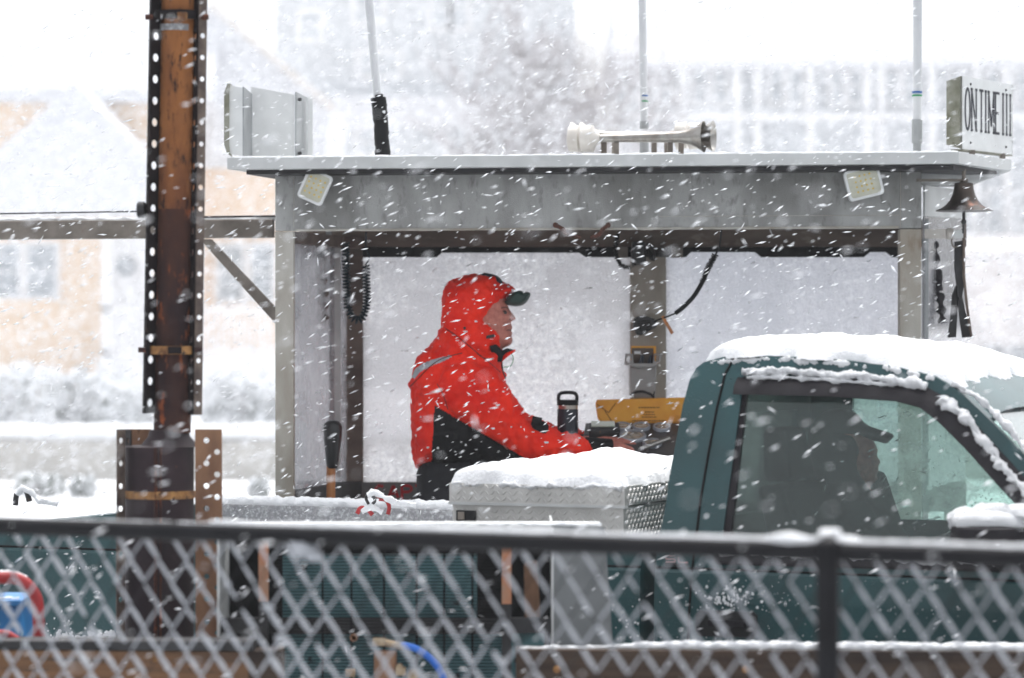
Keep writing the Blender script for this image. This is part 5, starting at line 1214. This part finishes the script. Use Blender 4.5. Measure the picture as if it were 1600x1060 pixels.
# ---------------------------------------------------------------- toolbox
a0 = plane_hit(702, 780, .03)[0]; a1 = plane_hit(976, 780, .03)[0]; zt0, zt1, zt2 = 1.075, plane_hit(800, 787, .03)[1], plane_hit(800, 757, .03)[1]
tb = thing('truck_toolbox', Lw((a0 + a1) / 2, .8, zt0), 'aluminium diamond plate toolbox heaped with snow behind the truck cab', 'toolbox')
def tbox(s0, s1, o0, o1, z0, z1, mb):
    mb.hexa([Lw(s0, o0, z0), Lw(s1, o0, z0), Lw(s1, o1, z0), Lw(s0, o1, z0), Lw(s0, o0, z1), Lw(s1, o0, z1), Lw(s1, o1, z1), Lw(s0, o1, z1)])
def tread(mb, s0, s1, z0, z1, o):
    p = .042; i = 0; z = z0 + .012
    while z < z1 - .006:
        s = s0 + .015 + (p / 2 if i % 2 else 0); j = 0
        while s < s1 - .012:
            sg = 1 if (j + i) % 2 else -1
            c = Lw(s, o, z); d = (TT + Vector((0, 0, sg * 1.0))).normalized(); e = (TT - Vector((0, 0, sg * 1.0))).normalized()
            l, w_ = .013, .0035
            mb.add([c - d * l, c + e * w_ - TN * .0, c + d * l, c - e * w_, c - TN * .003 - d * l * .4, c - TN * .003 + d * l * .4], [(0, 1, 4), (1, 5, 4), (1, 2, 5), (0, 4, 3), (3, 4, 5), (3, 5, 2)])
            s += p / 2; j += 1
        z += p / 2; i += 1
def tread_end(mb, s, o0, o1, z0, z1):
    p = .03; i = 0; z = z0 + .01
    while z < z1 - .005:
        o = o0 + .012; j = 0
        while o < o1:
            sg = 1 if (i + j) % 2 else -1; c = Lw(s, o, z); d = (TN + Vector((0, 0, sg))).normalized(); e = (TN - Vector((0, 0, sg))).normalized(); l, w_ = .012, .003
            mb.add([c - d * l, c + e * w_, c + d * l, c - e * w_, c + TT * .004 - d * l * .4, c + TT * .004 + d * l * .4], [(0, 1, 4), (1, 5, 4), (1, 2, 5), (0, 4, 3), (3, 4, 5), (3, 5, 2)])
            o += p / 2 + .003; j += 1
        z += p / 2 + .003; i += 1
m = MB(); tbox(a0 + .008, a1 - .008, .04, 1.54, zt0 - .12, zt1 - .006, m); tread(m, a0 + .01, a1 - .012, zt0 - .06, zt1 - .008, .0395); tread_end(m, a1 - .0078, .06, 1.4, zt0 - .05, zt1 - .008); m.build('box', m_diamond, tb)
m = MB(); tbox(a0, a1, .03, 1.55, zt1, zt2, m); tread(m, a0, a1, zt1 + .002, zt2, .0295); tread_end(m, a1 + .0002, .05, 1.4, zt1 + .004, zt2 - .006)
m.build('lid', m_diamond, tb)
m = MB(); tbox(a0 - .002, a1 + .002, .026, .06, zt1 - .008, zt1 + .001, m); m.build('lid_lip', m_alulight, tb)
m = MB(); q = [plane_hit(x_, y_, .036) for x_, y_ in ((713, 797), (744, 798), (744, 815), (713, 814))]; m.prism([Lw(s, .036, z) for s, z in q], -TN * .004); lk = m.build('latch', m_blackgloss, tb, bevel=.002)
m = MB(); q = [plane_hit(x_, y_, .03) for x_, y_ in ((716, 800), (726, 800), (726, 812), (716, 812))]; m.prism([Lw(s, .03, z) for s, z in q], -TN * .004); m.build('latch_plate', m_steel, lk)
def tsn(s, o, hh):
    lump = .02 * max(0, 1 - abs(s - a0 - .1) / .12) + .012 * noise.noise(Vector((s * 9, o * 2, 1)))
    return Lw(s, o, zt2 - .004 + hh + (lump if hh > .02 else 0))
m = snow_patch(tsn, a0 + .0, a1 - .005, .035, 1.5, .052, 12, edge=.06, wob=.022, step=.012); m.build('lid_snow', m_snow, tb, True, angle=180)
m = MB(); blanket([Lw(a0 + .01 + (a1 - a0 - .02) * i / 12, .036, zt2 - .004 + .004 * math.sin(i * 2)) for i in range(13)], .011, m, 1.2); m.build('snow_fringe', m_snowrough, tb, True, angle=180)

# red strap hook and snowy lump on far rail
c = Lw(plane_hit(590, 790, WID)[0] - .05, WID - .03, zr + .045)
fx = lambda x_, y_, D_=11.4: P(x_, y_, D_)
t = thing('red_tie_hook', fx(585, 806), 'red tie down hook and loop half buried in the rail snow', 'hook')
m = MB(); m.tube(spline([fx(558, 803), fx(564, 794), fx(575, 797), fx(582, 805)], 6), .009, 8); m.tube(spline([fx(592, 780), fx(603, 782), fx(608, 792), fx(606, 804)], 6), .008, 8); m.build('hook', m_redtube, t, True)
m = MB(); m.tube(spline([fx(576, 788), fx(572, 778), (fx(580, 773)), fx(586, 782), fx(580, 790)], 6), .006, 8); m.build('shackle', m_darkmetal, t, True)
m = MB(); blanket([fx(574, 774), fx(585, 770), fx(600, 777), fx(620, 785), fx(650, 790)], .018, m, .7); blanket([fx(565, 800), fx(580, 792), fx(598, 800)], .016, m, .7); m.build('snow_cover', m_snow, t, True)
t = thing('rail_cleat', P(35, 790, 11.9), 'snow covered cleat on the far rail at the left edge of the picture', 'cleat')
m = MB(); cf = lambda x_, y_: P(x_, y_, 11.95); m.tube(spline([cf(24, 790), cf(27, 770), cf(40, 766), cf(46, 784)], 5), .012, 8); m.build('loop', m_darkmetal, t, True)
m = MB(); blanket([cf(26, 772), cf(35, 763), cf(48, 768), cf(62, 782), cf(90, 787)], .020, m, .5); m.build('snow_cover', m_snow, t, True)

# ---------------------------------------------------------------- steel piling
PD = 9.3; k = PD / F
pile = thing('rusty_piling', Vector((P(250, 0, PD).x, PD, 0)), 'tall rusty steel piling with perforated strips rising left of the booth', 'piling')
def perf(mb, a, b, wv, n, r, rows=(.5,), stag=0, th=.004, seg=10):
    """plate from a to b (long edge), width vector wv, holes in columns"""
    a = Vector(a); b = Vector(b); wv = Vector(wv); lv = b - a; W = wv.length; H = lv.length; u = wv.normalized(); v = lv.normalized(); nr = u.cross(v).normalized()
    c0 = 0
    ncol = len(rows); bounds = [0] + [(rows[i] + rows[i + 1]) / 2 for i in range(ncol - 1)] + [1]
    for ci, rf in enumerate(rows):
        x0, x1 = bounds[ci] * W, bounds[ci + 1] * W; ch = H / n; so = (stag * ch if ci % 2 else 0)
        cells = []
        if so: cells.append((0, so, False))
        for i in range(n - (1 if so else 0)): cells.append((so + i * ch, so + (i + 1) * ch, True))
        if so: cells.append((H - (ch - so), H, False))
        for (y0, y1, hole) in cells:
            def q(x, y): return a + u * x + v * y
            sq = [q(x0, y0), q(x1, y0), q(x1, y1), q(x0, y1)]
            if hole:
                cx, cy = rf * W, (y0 + y1) / 2; ring = [q(cx + r * math.cos(2 * math.pi * j / seg), cy + r * math.sin(2 * math.pi * j / seg)) for j in range(seg)]
                mb.prism(sq, nr * th, [ring])
            else: mb.prism(sq, nr * th)
tp, bt = P(282, -70, PD), P(269, 676, PD)
ax = (tp - bt)
m = MB(); n_ = 30; m.tube([bt.lerp(tp, i / n_) for i in range(n_ + 1)], 29 * k, 28, jit=.0); 
mm_ = m.build('pipe', [m_rustpipe, m_rustpipe2], pile, True)
mi = [1 if (p.center + wloc(mm_)).z < P(0, 330 + 60 * noise.noise(p.center * 9), PD).z else 0 for p in mm_.data.polygons]; mm_.data.polygons.foreach_set('material_index', mi)
m = MB(); m.tube([P(278.5, 40 , PD - .001), P(278.3, 50, PD - .001)], 29.6 * k, 28, cap=False); m.build('pale_collar', m_liner, pile, True)
NH = 21
l0, l1 = P(255, -60, PD - .02), P(243, 646, PD - .02)
m = MB(); perf(m, l1, l0, (-.030, -.040, 0), NH, .0135); m.build('perforated_strip', m_rustdark, pile)
m = MB(); q1, q0 = l1 + Vector((-.030, -.040, 0)), l0 + Vector((-.030, -.040, 0)); perf(m, q1, q0, (-.013, .045, 0), NH, .012); m.build('perforated_strip', m_rustdark, pile)
r0, r1 = P(304, -60, PD - .02), P(295, 648, PD - .02)
m = MB(); perf(m, r1, r0, (.020, -.040, 0), NH, .0125); m.build('perforated_strip', m_rustdark, pile)
m = MB(); q1, q0 = r1 + Vector((.020, -.040, 0)), r0 + Vector((.020, -.040, 0)); perf(m, q1, q0, (.024, .012, 0), NH, .0085, th=.005); m.build('perforated_strip', m_rustedge, pile)
# lower caisson
cx = P(249, 0, PD).x; rr0 = 54 * k; zt = P(0, 698, PD).z; zc = P(0, 672, PD).z
m = MB(); m.lathe((cx, PD, -.9), (0, 0, 1), [(0, rr0), (zt + .9, rr0)], 36); m.build('caisson', m_caisson, pile, True)
m = MB(); m.lathe((P(264, 0, PD).x, PD, zt), (0, 0, 1), [(0, 46 * k), ((zc - zt) * .6, 33 * k), (zc - zt, 30 * k)], 30); m.lathe((cx, PD, zt), (0, 0, 1), [(0, rr0), (.004, rr0 * .9)], 36); m.build('reducer_cone', m_caisson, pile, True)
m = MB(); m.tube([P(243, 700, PD - .112), P(243, 1300, PD - .112)], .006, 8); m.tube([P(251, 700, PD - .112), P(251, 1300, PD - .112)], .004, 8); m.build('weld_seam', m_rustpipe2, pile)
m = MB(); a = P(306, 1060, PD - .06); b = P(305, 671, PD - .06); perf(m, a, b, (.086, -.0, 0), 11, .0095, rows=(.42, .82), stag=.5, th=.006); m.build('side_plate', m_rustplate, pile)
m = MB(); a = P(195, 1060, PD - .06); b = P(196, 671, PD - .06); perf(m, a, b, (-.022, -.03, 0), 11, .010); m.build('side_plate', m_rustedge, pile)
m = MB(); a = P(197, 1060, PD + .03); b = P(197, 671, PD + .03); perf(m, a, b, (.028, -.07, 0), 11, .012); m.build('side_plate', m_rustdark, pile)
m = MB(); fr(rc(197, 671, 236, 700), PD + .1, .01, m); m.build('back_plate', m_rustplate, pile)
def strap(y0, y1, x0, x1, D, mat, r, cxp, nm='strap', tilt=0):
    m = MB(); c = P(cxp, 0, D); za, zb_ = P(0, y1, D).z, P(0, y0, D).z
    pts = [Vector((c.x + r * math.cos(R(a_)), PD + r * math.sin(R(a_)), 0)) for a_ in range(182, 359, 8)]
    pts = [Vector((P(x0, 0, D).x, D, 0))] + pts + [Vector((P(x1, 0, D).x, D, 0))] if False else pts
    for a, b in zip(pts, pts[1:]):
        m.hexa([a + Vector((0, 0, za)), b + Vector((0, 0, za)), b * 1.0006 + Vector((0, .004, za)), a * 1.0006 + Vector((0, .004, za)), a + Vector((0, 0, zb_)), b + Vector((0, 0, zb_)), b * 1.0006 + Vector((0, .004, zb_)), a * 1.0006 + Vector((0, .004, zb_))])
    return m.build(nm, mat, pile, True)
strap(766, 778, 195, 305, PD, m_strap, rr0 + .006, 249)
strap(541, 554, 228, 312, PD, m_strap, 40 * k, 271); strap(19, 33, 238, 318, PD, m_rustdark, 39 * k, 280)
m = MB(); fr(rc(277, 19, 292, 31), PD - .10, .02, m); m.build('buckle', m_strap, pile, bevel=.002)
m = MB(); fr(rc(262, 542, 283, 553), PD - .10, .02, m); m.build('buckle', m_rustdark, pile, bevel=.002)
for (x_, y_) in ((233, 27), (320, 27), (222, 547), (310, 547)):
    m = MB(); m.lathe(P(x_, y_, PD - .06), (1, 0, 0), [(-.012, .009), (.012, .009)], 6); m.build('bolt', m_rustpipe2, pile)
m = MB(); m.lathe(P(220, 328, PD - .03), (1, 0, 0), [(-.012, .02), (-.008, .026), (.012, .026), (.016, .02)], 16); m.build('pulley', m_darkmetal, pile, True)

# ---------------------------------------------------------------- engine box
ED = 8.85; k = ED / F
eb = thing('radiator_box', Vector((P(620, 0, ED).x, ED + .3, 0)), 'grey sheet metal box with caged radiators between the fence and the truck bed', 'machine box')
m = MB(); fr([(342, 822), (940, 822), (940, 840), (342, 840)], ED - .01, .22, m); m.build('top_plate', m_alulight, eb)
m = MB(); fr([(862, 822), (945, 824), (958, 1012), (958, 1200), (862, 1200)], ED - .012, .01, m); m.build('end_plate', M('dull_grey_sheet', (116, 120, 122), (102, 106, 108), sc=8, rough=.6, spots=(150, 152, 154), spsc=40, spt=.68), eb)
m = MB(); fr(rc(339, 828, 342.5, 1100), ED - .02, .6, m); m.build('frame_edge', m_alulight, eb); m = MB(); fr([(862, 824), (865, 824), (865, 1100), (862, 1100)], ED - .02, .6, m); m.build('frame_edge', m_alulight, eb)
m = MB(); fr(rc(343, 828, 862, 1300), ED + .3, .02, m); m.build('back_shade_sheet', m_void, eb)  # near-black sheet put in for the shade inside the box
m = MB(); fr(rc(404, 840, 419, 940), ED - .005, .02, m); m.build('rusty_upright', m_orangerust, eb); m = MB(); fr(rc(784, 852, 799, 944), ED - .005, .02, m); m.build('rusty_upright', m_orangerust, eb)
m = MB(); fr(rc(404, 940, 419, 1200), ED - .005, .02, m); fr(rc(784, 944, 799, 1200), ED - .005, .02, m); fr(rc(343, 966, 862, 990), ED + .02, .03, m); m.build('dark_frame', m_darkmetal, eb)
for (a_, b_, c_, d_) in ((440, 868, 745, 966), (440, 990, 850, 1200)):
    m = MB(); fr(rc(a_, b_, c_, d_), ED + .07, .06, m); m.build('radiator_core', m_core, eb)
m = MB()
for i in range(58):
    y_ = 848 + i * 5.1; m.tube([P(420, y_, ED + .012), P(784, y_, ED + .012)], .0018, 4)
for x_ in (440, 504, 549, 600, 651, 694, 738): m.tube([P(x_, 845, ED + .016), P(x_, 1150, ED + .016)], .0032, 5)
m.build('wire_grille', m_void, eb)
m = MB(); fr([(818, 880), (840, 876), (846, 985), (820, 985)], ED + .1, .05, m); m.build('brown_canister', m_rustplate, eb, bevel=.01)
m = MB(); m.tube(resample([P(343, 819.5, ED + .0), P(700, 819, ED), P(936, 820, ED)], .006), .008, 8, jit=1.0, flat=.7); m.hexa([P(342, 821, ED + .02), P(940, 821, ED + .02), P(940, 821, ED + .22), P(342, 821, ED + .22), P(342, 817, ED + .02), P(940, 817, ED + .02), P(940, 817, ED + .22), P(342, 817, ED + .22)]) ; m.build('snow_cover', m_snow, eb, True)
# fittings and blue hose
t = thing('pump_fittings', P(620, 1100, ED - .1), 'brass and brown pump fittings low in front of the radiators', 'fittings')
m = MB(); m.tube([P(602, 1120, ED - .1), P(602, 1018, ED - .1)], .035, 14); m.build('brown_body', m_rustplate, t, True)
m = MB(); m.tube([P(596, 1003, ED - .1), P(630, 1011, ED - .1)], .012, 10); m.build('hose_tail', m_brass, t, True)
m = MB(); fr(rc(582, 998, 602, 1010), ED - .12, .03, m); m.build('elbow_block', m_brass, t, bevel=.003)
m = MB(); m.tube([P(540, 1052, ED - .1), P(555, 1052, ED - .1)], .014, 10); m.build('side_plug', m_brass, t, True)
m = MB(); m.lathe(P(645, 1056, ED - .12), (0, 1, 0), [(0, .018), (.03, .018)], 16); m.build('round_cap', m_brass, t, True)
m = MB(); m.lathe(P(624, 1044, ED - .12), (0, 1, 0), [(0, .012), (.03, .012)], 12); fr(rc(618, 1044, 634, 1056), ED - .13, .03, m); m.build('valve', m_brass, t, bevel=.002)
m = MB(); m.tube(spline([P(626, 1008, ED - .1), P(650, 1014, ED - .1), P(675, 1032, ED - .1), P(692, 1058, ED - .1), P(705, 1110, ED - .1)], 6), .011, 12); tag(m.build('blue_hose', m_bluehose, None, True), 'bright blue hose curving down from the pump fittings', 'hose')
m = MB(); m.lathe(P(553, 996, ED - .02), (0, -1, 0), [(0, .012), (.02, .012), (.02, .007), (.0, .007)], 14); tag(m.build('rusty_nut', m_rustplate, None, True), 'small rusty nut on the dark frame of the radiator box', 'nut')

# ---------------------------------------------------------------- timber bulwark
TD = 8.5
t = thing('timber_bulwark', Vector((P(190, 0, TD).x, TD, 0)), 'brown plank bulwark with steel cap left of the radiator box', 'bulwark')
m = MB(); fr([(-500, 1013), (393, 1019), (393, 1500), (-500, 1500)], TD, .12, m); m.build('planks', m_timber, t)
m = MB(); fr([(-500, 1000), (396, 1003), (396, 1018), (-500, 1012)], TD - .01, .13, m); m.build('steel_cap', m_darkmetal, t, bevel=.002)
m = MB(); fr([(388, 1018), (440, 1018), (440, 1500), (388, 1500)], TD - .005, .12, m); m.build('end_post', m_timberdark, t)
for x_ in (170, 243, 300):
    m = MB(); m.ball(P(x_, 1030 if x_ < 260 else 1043, TD), .011, 12, 8, sc=(1, .5, 1)); m.build('bolt_head', m_strap, t, True)
t = thing('timber_bulwark', Vector((P(1200, 0, TD).x, TD, 0)), 'wet dark plank bulwark topped with snow below the truck door', 'bulwark')
m = MB(); fr([(806, 1016), (2100, 1022), (2100, 1600), (806, 1600)], TD, .12, m); m.build('planks', m_timberdark, t)
m = MB(); m.tube(resample([P(812, 1013, TD + .05), P(950, 1013, TD + .05)], .008), .007, 8, jit=.8); pp = resample([P(930, 1012, TD + .05), P(1000, 1010, TD + .05), P(2050, 1014, TD + .05)], .008); m.tube(pp, [min(.015, .006 + .00025 * i) for i in range(len(pp))], 12, jit=.45)
m.build('snow_cover', m_snow, t, True)
for x_ in (870, 1165):
    m = MB(); m.ball(P(x_, 1046, TD), .011, 12, 8, sc=(1, .5, 1)); m.build('bolt_head', m_strap, t, True)
# red tubular frame with a blue box
t = thing('red_handle_frame', P(40, 1000, 8.75), 'worn red tubular handle at the left edge behind the fence', 'handle'); k = 8.75 / F
m = MB(); m.tube(spline([P(-120, 1080, 8.75), P(-110, 905, 8.75), P(-60, 903, 8.75), P(0, 903, 8.75), P(30, 906, 8.75), P(52, 925, 8.75), P(60, 960, 8.75), P(61, 1080, 8.75)], 8), 9.5 * k, 16); m.build('tube', m_redtube, t, True)
m = MB(); blanket([P(-100, 894, 8.76), P(-30, 893, 8.76), P(25, 896, 8.76), P(42, 903, 8.76)], .008, m, .9); m.build('snow_cover', m_snow, t, True)
t = thing('blue_crate', P(0, 1000, 8.95), 'blue plastic crate with sloping side behind the red handle', 'crate')
m = MB(); fr([(-90, 944), (30, 944), (48, 1100), (-90, 1100)], 8.95, .25, m); m.build('body', m_blueplastic, t, bevel=.012)
m = MB(); fr([(-94, 938), (33, 938), (34, 948), (-94, 948)], 8.93, .28, m); m.build('rim', m_blueplastic, t, bevel=.004)
m = MB(); blanket([P(-90, 934, 8.97), P(30, 936, 8.97)], .008, m, .9); m.build('snow_cover', m_snow, t, True)
m = MB(); m.tube(spline([P(-60, 1000, 8.6), P(0, 990, 8.6), P(22, 997, 8.6), P(30, 1004, 8.6)], 6), .012, 10); tag(m.build('red_pipe', m_redtube, None, True), 'short red pipe lying on the steel cap below the blue crate', 'pipe')

# ---------------------------------------------------------------- chain link fence
fk = .437 * F
def FD(px): return fk / (292 + .031 * px)
fa = P(-1400, 530, FD(-1400)); fb = P(2100, 530, FD(2100)); FU = (fb - fa); FL = FU.length; FU.normalize(); FN = Vector((-FU.y, FU.x, 0))
def fpt(s, z, e=0): return Vector((fa.x, fa.y, 0)) + FU * s + Vector((0, 0, z)) + FN * e
def fs_of(px): return (P(px, 530, FD(px)) - fa).length
zr_ = EYE - .437
fence = thing('chain_link_fence', fpt(FL / 2, .1), 'black chain link fence with snow caught in its mesh, out of focus in the foreground', 'fence')
m = MB(); m.tube([fpt(0, zr_), fpt(FL, zr_)], .0205, 16)
m.build('top_rail', m_fence, fence, True)
for px_ in (876, 260): 
    m = MB(); s = fs_of(px_); m.tube([fpt(s - .03, zr_), fpt(s + .03, zr_)], .0222, 16); m.build('rail_sleeve', m_fence, fence, True)
for px_ in (1296, -320):
    s = fs_of(px_); m = MB(); m.tube([fpt(s, .1, -.012), fpt(s, zr_ + .012, -.012)], .024, 18); m.ball(fpt(s, zr_ + .012, -.012), .027, 14, 10, sc=(1, 1, .7)); m.tube([fpt(s - .015, zr_), fpt(s + .015, zr_)], .026, 16); m.build('post', m_fence, fence, True)
px_l, zh = .072, .105
def zig(mb, r, sgn, e, jit=0, seg=6, skip=0.0, zmax=zr_ - .03, lift=0):
    n = int(FL / px_l) + 20; rows = 10
    for i in range(-12, n):
        for j in range(rows):
            for (si, a, b) in ((1, (0, 0), (1, 1)), (-1, (1, 1), (0, 2))):
                pass
S_ = MB(); random.seed(4)
wires = MB(); sn = MB()
wsp = px_l / 2; nC = int(FL / wsp) + 2; zlo = .14
nrow = int((zr_ - .015 - zlo) / (zh / 2))
def vary(s, z): return Vector((.006 * noise.noise(Vector((s * 3, z * 3, 1))), 0, .010 * noise.noise(Vector((s * 2.5, z * 2.5, 7)))))
for i in range(nC):
    pts = []
    for j in range(nrow + 1):
        sg = -1 if (i + j) % 2 == 0 else 1
        z = zr_ - .018 - j * zh / 2; s = i * wsp + wsp / 2 * sg; pts.append(fpt(s, z, .028 + .003 * sg) + vary(s, z))
    wires.tube(pts, .0019, 5, cap=False)
    vis = -.5 < (pts[0].x / pts[0].y * F + 800) / 1600 < 1.3
    if not vis: continue
    for j in range(nrow):
        a, b = pts[j], pts[j + 1]
        if a.z < .55: continue
        heavy = ((i + j) % 2 == 0)   # segments going down to the right catch more snow
        q = noise.noise(Vector((i * .2, j * .35, 2))) + random.uniform(-.3, .3)
        r0 = (.0044 + .0026 * q) if heavy else (.0022 + .0014 * q)
        if not heavy and q < -.12: continue
        off = Vector((0, -.003, .003)); f0 = random.uniform(0, .08); f1 = random.uniform(.92, 1.0)
        if heavy and random.random() < .12: f0, f1 = (.0, .6) if random.random() < .5 else (.35, 1)
        a2, b2 = a.lerp(b, f0) + off, a.lerp(b, f1) + off; n_ = 5
        sn.tube([a2.lerp(b2, u_ / n_) for u_ in range(n_ + 1)], [r0 * (.65 + .45 * math.sin(math.pi * u_ / n_)) for u_ in range(n_ + 1)], 6, jit=.25)
    for j in range(1, nrow):
        if pts[j].z > .55 and random.random() < .15: sn.ball(pts[j] + Vector((0, -.003, .004)), random.uniform(.004, .008), 7, 5, jit=.4)
wires.build('mesh', m_fence, fence)
for (px_, py_, r_b) in ((470, 858, .022), (488, 868, .014), (440, 998, .010), (420, 950, .008)):
    sn.ball(P(px_, py_, FD(px_) - .01), r_b, 12, 8, jit=.5, sc=(1.5, 1, .9))
sn.build('mesh_snow', m_snowgrey, fence, True)
m = MB(); n_ = 400; s0, s1 = fs_of(330), fs_of(1700); pp = [fpt(s0 + (s1 - s0) * i / n_, zr_ + .020 + .002 * noise.noise(Vector((i * .05, 0, 0))), 0) for i in range(n_ + 1)]
m.tube(pp, [.0075 * (1 + .5 * noise.noise(Vector((i * .06, 3, 0)))) + (.010 * math.exp(-((i / n_ - .69) / .02) ** 2)) for i in range(n_ + 1)], 10, jit=.3)
pp = [fpt(fs_of(-100) + (s0 - fs_of(-100)) * i / 100, zr_ + .019, 0) for i in range(101)]; m.tube(pp, [.003 + .002 * noise.noise(Vector((i * .15, 3, 0))) for i in range(101)], 8, jit=.3)
pc = fpt(fs_of(1296), zr_ + .036, .01); m.ball(pc, .021, 14, 10, jit=.3, sc=(1.2, 1, .55)); m.ball(pc + FU * .035 - Vector((0, 0, .012)), .018, 12, 8, jit=.3, sc=(1.6, 1, .5)); m.build('rail_snow', m_snow, fence, True)

# ---------------------------------------------------------------- falling snow
fl_m = bpy.data.materials.new('snowflake'); fl_m.use_nodes = True
b_ = fl_m.node_tree.nodes['Principled BSDF']; b_.inputs['Base Color'].default_value = (.95, .96, .98, 1); b_.inputs['Roughness'].default_value = .9
nt = fl_m.node_tree; ts = nt.nodes.new('ShaderNodeBsdfTranslucent'); ts.inputs[0].default_value = (.97, .98, 1, 1); ms = nt.nodes.new('ShaderNodeMixShader'); ms.inputs[0].default_value = .45
nt.links.new(b_.outputs[0], ms.inputs[1]); nt.links.new(ts.outputs[0], ms.inputs[2]); nt.links.new(ms.outputs[0], nt.nodes['Material Output'].inputs[0])
def flakes(n, y0, y1, smin, smax, asp=(2.2, 5.6), pw=3.0):
    u = rng.random(n); Y = (y0 ** pw + u * (y1 ** pw - y0 ** pw)) ** (1 / pw)
    X = (rng.random(n) - .5) * (1600 / F * 1.35) * Y; Z = EYE + (rng.random(n) - .5) * (1060 / F * 1.3) * Y
    keep = Z > .1; X, Y, Z = X[keep], Y[keep], Z[keep]; n = len(X)
    an = np.radians(rng.normal(24, 13, n)); flip = rng.random(n) < .07; an = np.where(flip, np.radians(rng.uniform(0, 180, n)), an)
    yd = rng.normal(0, .15, n)
    d = np.stack([np.cos(an), yd, np.sin(an)], 1); d /= np.linalg.norm(d, axis=1)[:, None]
    w = np.cross(d, rng.normal(0, 1, (n, 3))); w /= np.linalg.norm(w, axis=1)[:, None]; v = np.cross(d, w)
    sz = (smin + (smax - smin) * rng.random(n) ** 2.2) / 2; L_ = sz * rng.uniform(asp[0], asp[1], n)
    c = np.stack([X, Y, Z], 1)
    V = np.stack([c - d * L_[:, None], c + d * L_[:, None], c + w * sz[:, None] + d * (L_ * .35)[:, None], c - w * sz[:, None] * .8 + d * (L_ * .2)[:, None], c + v * (sz * .7)[:, None] - d * (L_ * .3)[:, None], c - v * (sz * .7)[:, None] - d * (L_ * .2)[:, None]], 1).reshape(-1, 3)
    base = np.array([(0, 2, 4), (0, 4, 3), (0, 3, 5), (0, 5, 2), (1, 4, 2), (1, 3, 4), (1, 5, 3), (1, 2, 5)])
    Fc = (base[None] + (np.arange(n) * 6)[:, None, None]).reshape(-1, 3)
    return V, Fc
parts = [flakes(90, 2.6, 5.2, .003, .006), flakes(1500, 5.2, 8.5, .0035, .009), flakes(15000, 8.5, 14, .0032, .0098), flakes(9000, 14, 24, .005, .014), flakes(260000, 24, 63, .010, .025)]
Vs = []; Fs = []; b0 = 0
for V, Fc in parts: Vs.append(V); Fs.append(Fc + b0); b0 += len(V)
V = np.concatenate(Vs); Fc = np.concatenate(Fs)
me = bpy.data.meshes.new('falling_snow'); me.vertices.add(len(V)); me.vertices.foreach_set('co', V.ravel()); me.loops.add(len(Fc) * 3); me.loops.foreach_set('vertex_index', Fc.ravel().astype(np.int32))
me.polygons.add(len(Fc)); me.polygons.foreach_set('loop_start', np.arange(len(Fc), dtype=np.int32) * 3); me.polygons.foreach_set('loop_total', np.full(len(Fc), 3, dtype=np.int32)); me.update(calc_edges=True); me.materials.append(fl_m)
fo = bpy.data.objects.new('falling_snow', me); COL.objects.link(fo); tag(fo, 'white snowflakes driving through the air', 'snow', kind='stuff')

# ---------------------------------------------------------------- haze
HAZE = .0012
m = MB(); m.box(-48, 48, -6, 112, -3, 17)
hz = bpy.data.materials.new('haze'); hz.use_nodes = True; nt = hz.node_tree; nt.nodes.clear(); o_ = nt.nodes.new('ShaderNodeOutputMaterial'); pv = nt.nodes.new('ShaderNodeVolumePrincipled')
pv.inputs['Color'].default_value = (.97, .98, 1, 1); pv.inputs['Density'].default_value = HAZE; nt.links.new(pv.outputs[0], o_.inputs['Volume'])
ho = m.build('haze', hz); tag(ho, 'pale blowing snow haze', 'haze', kind='stuff')
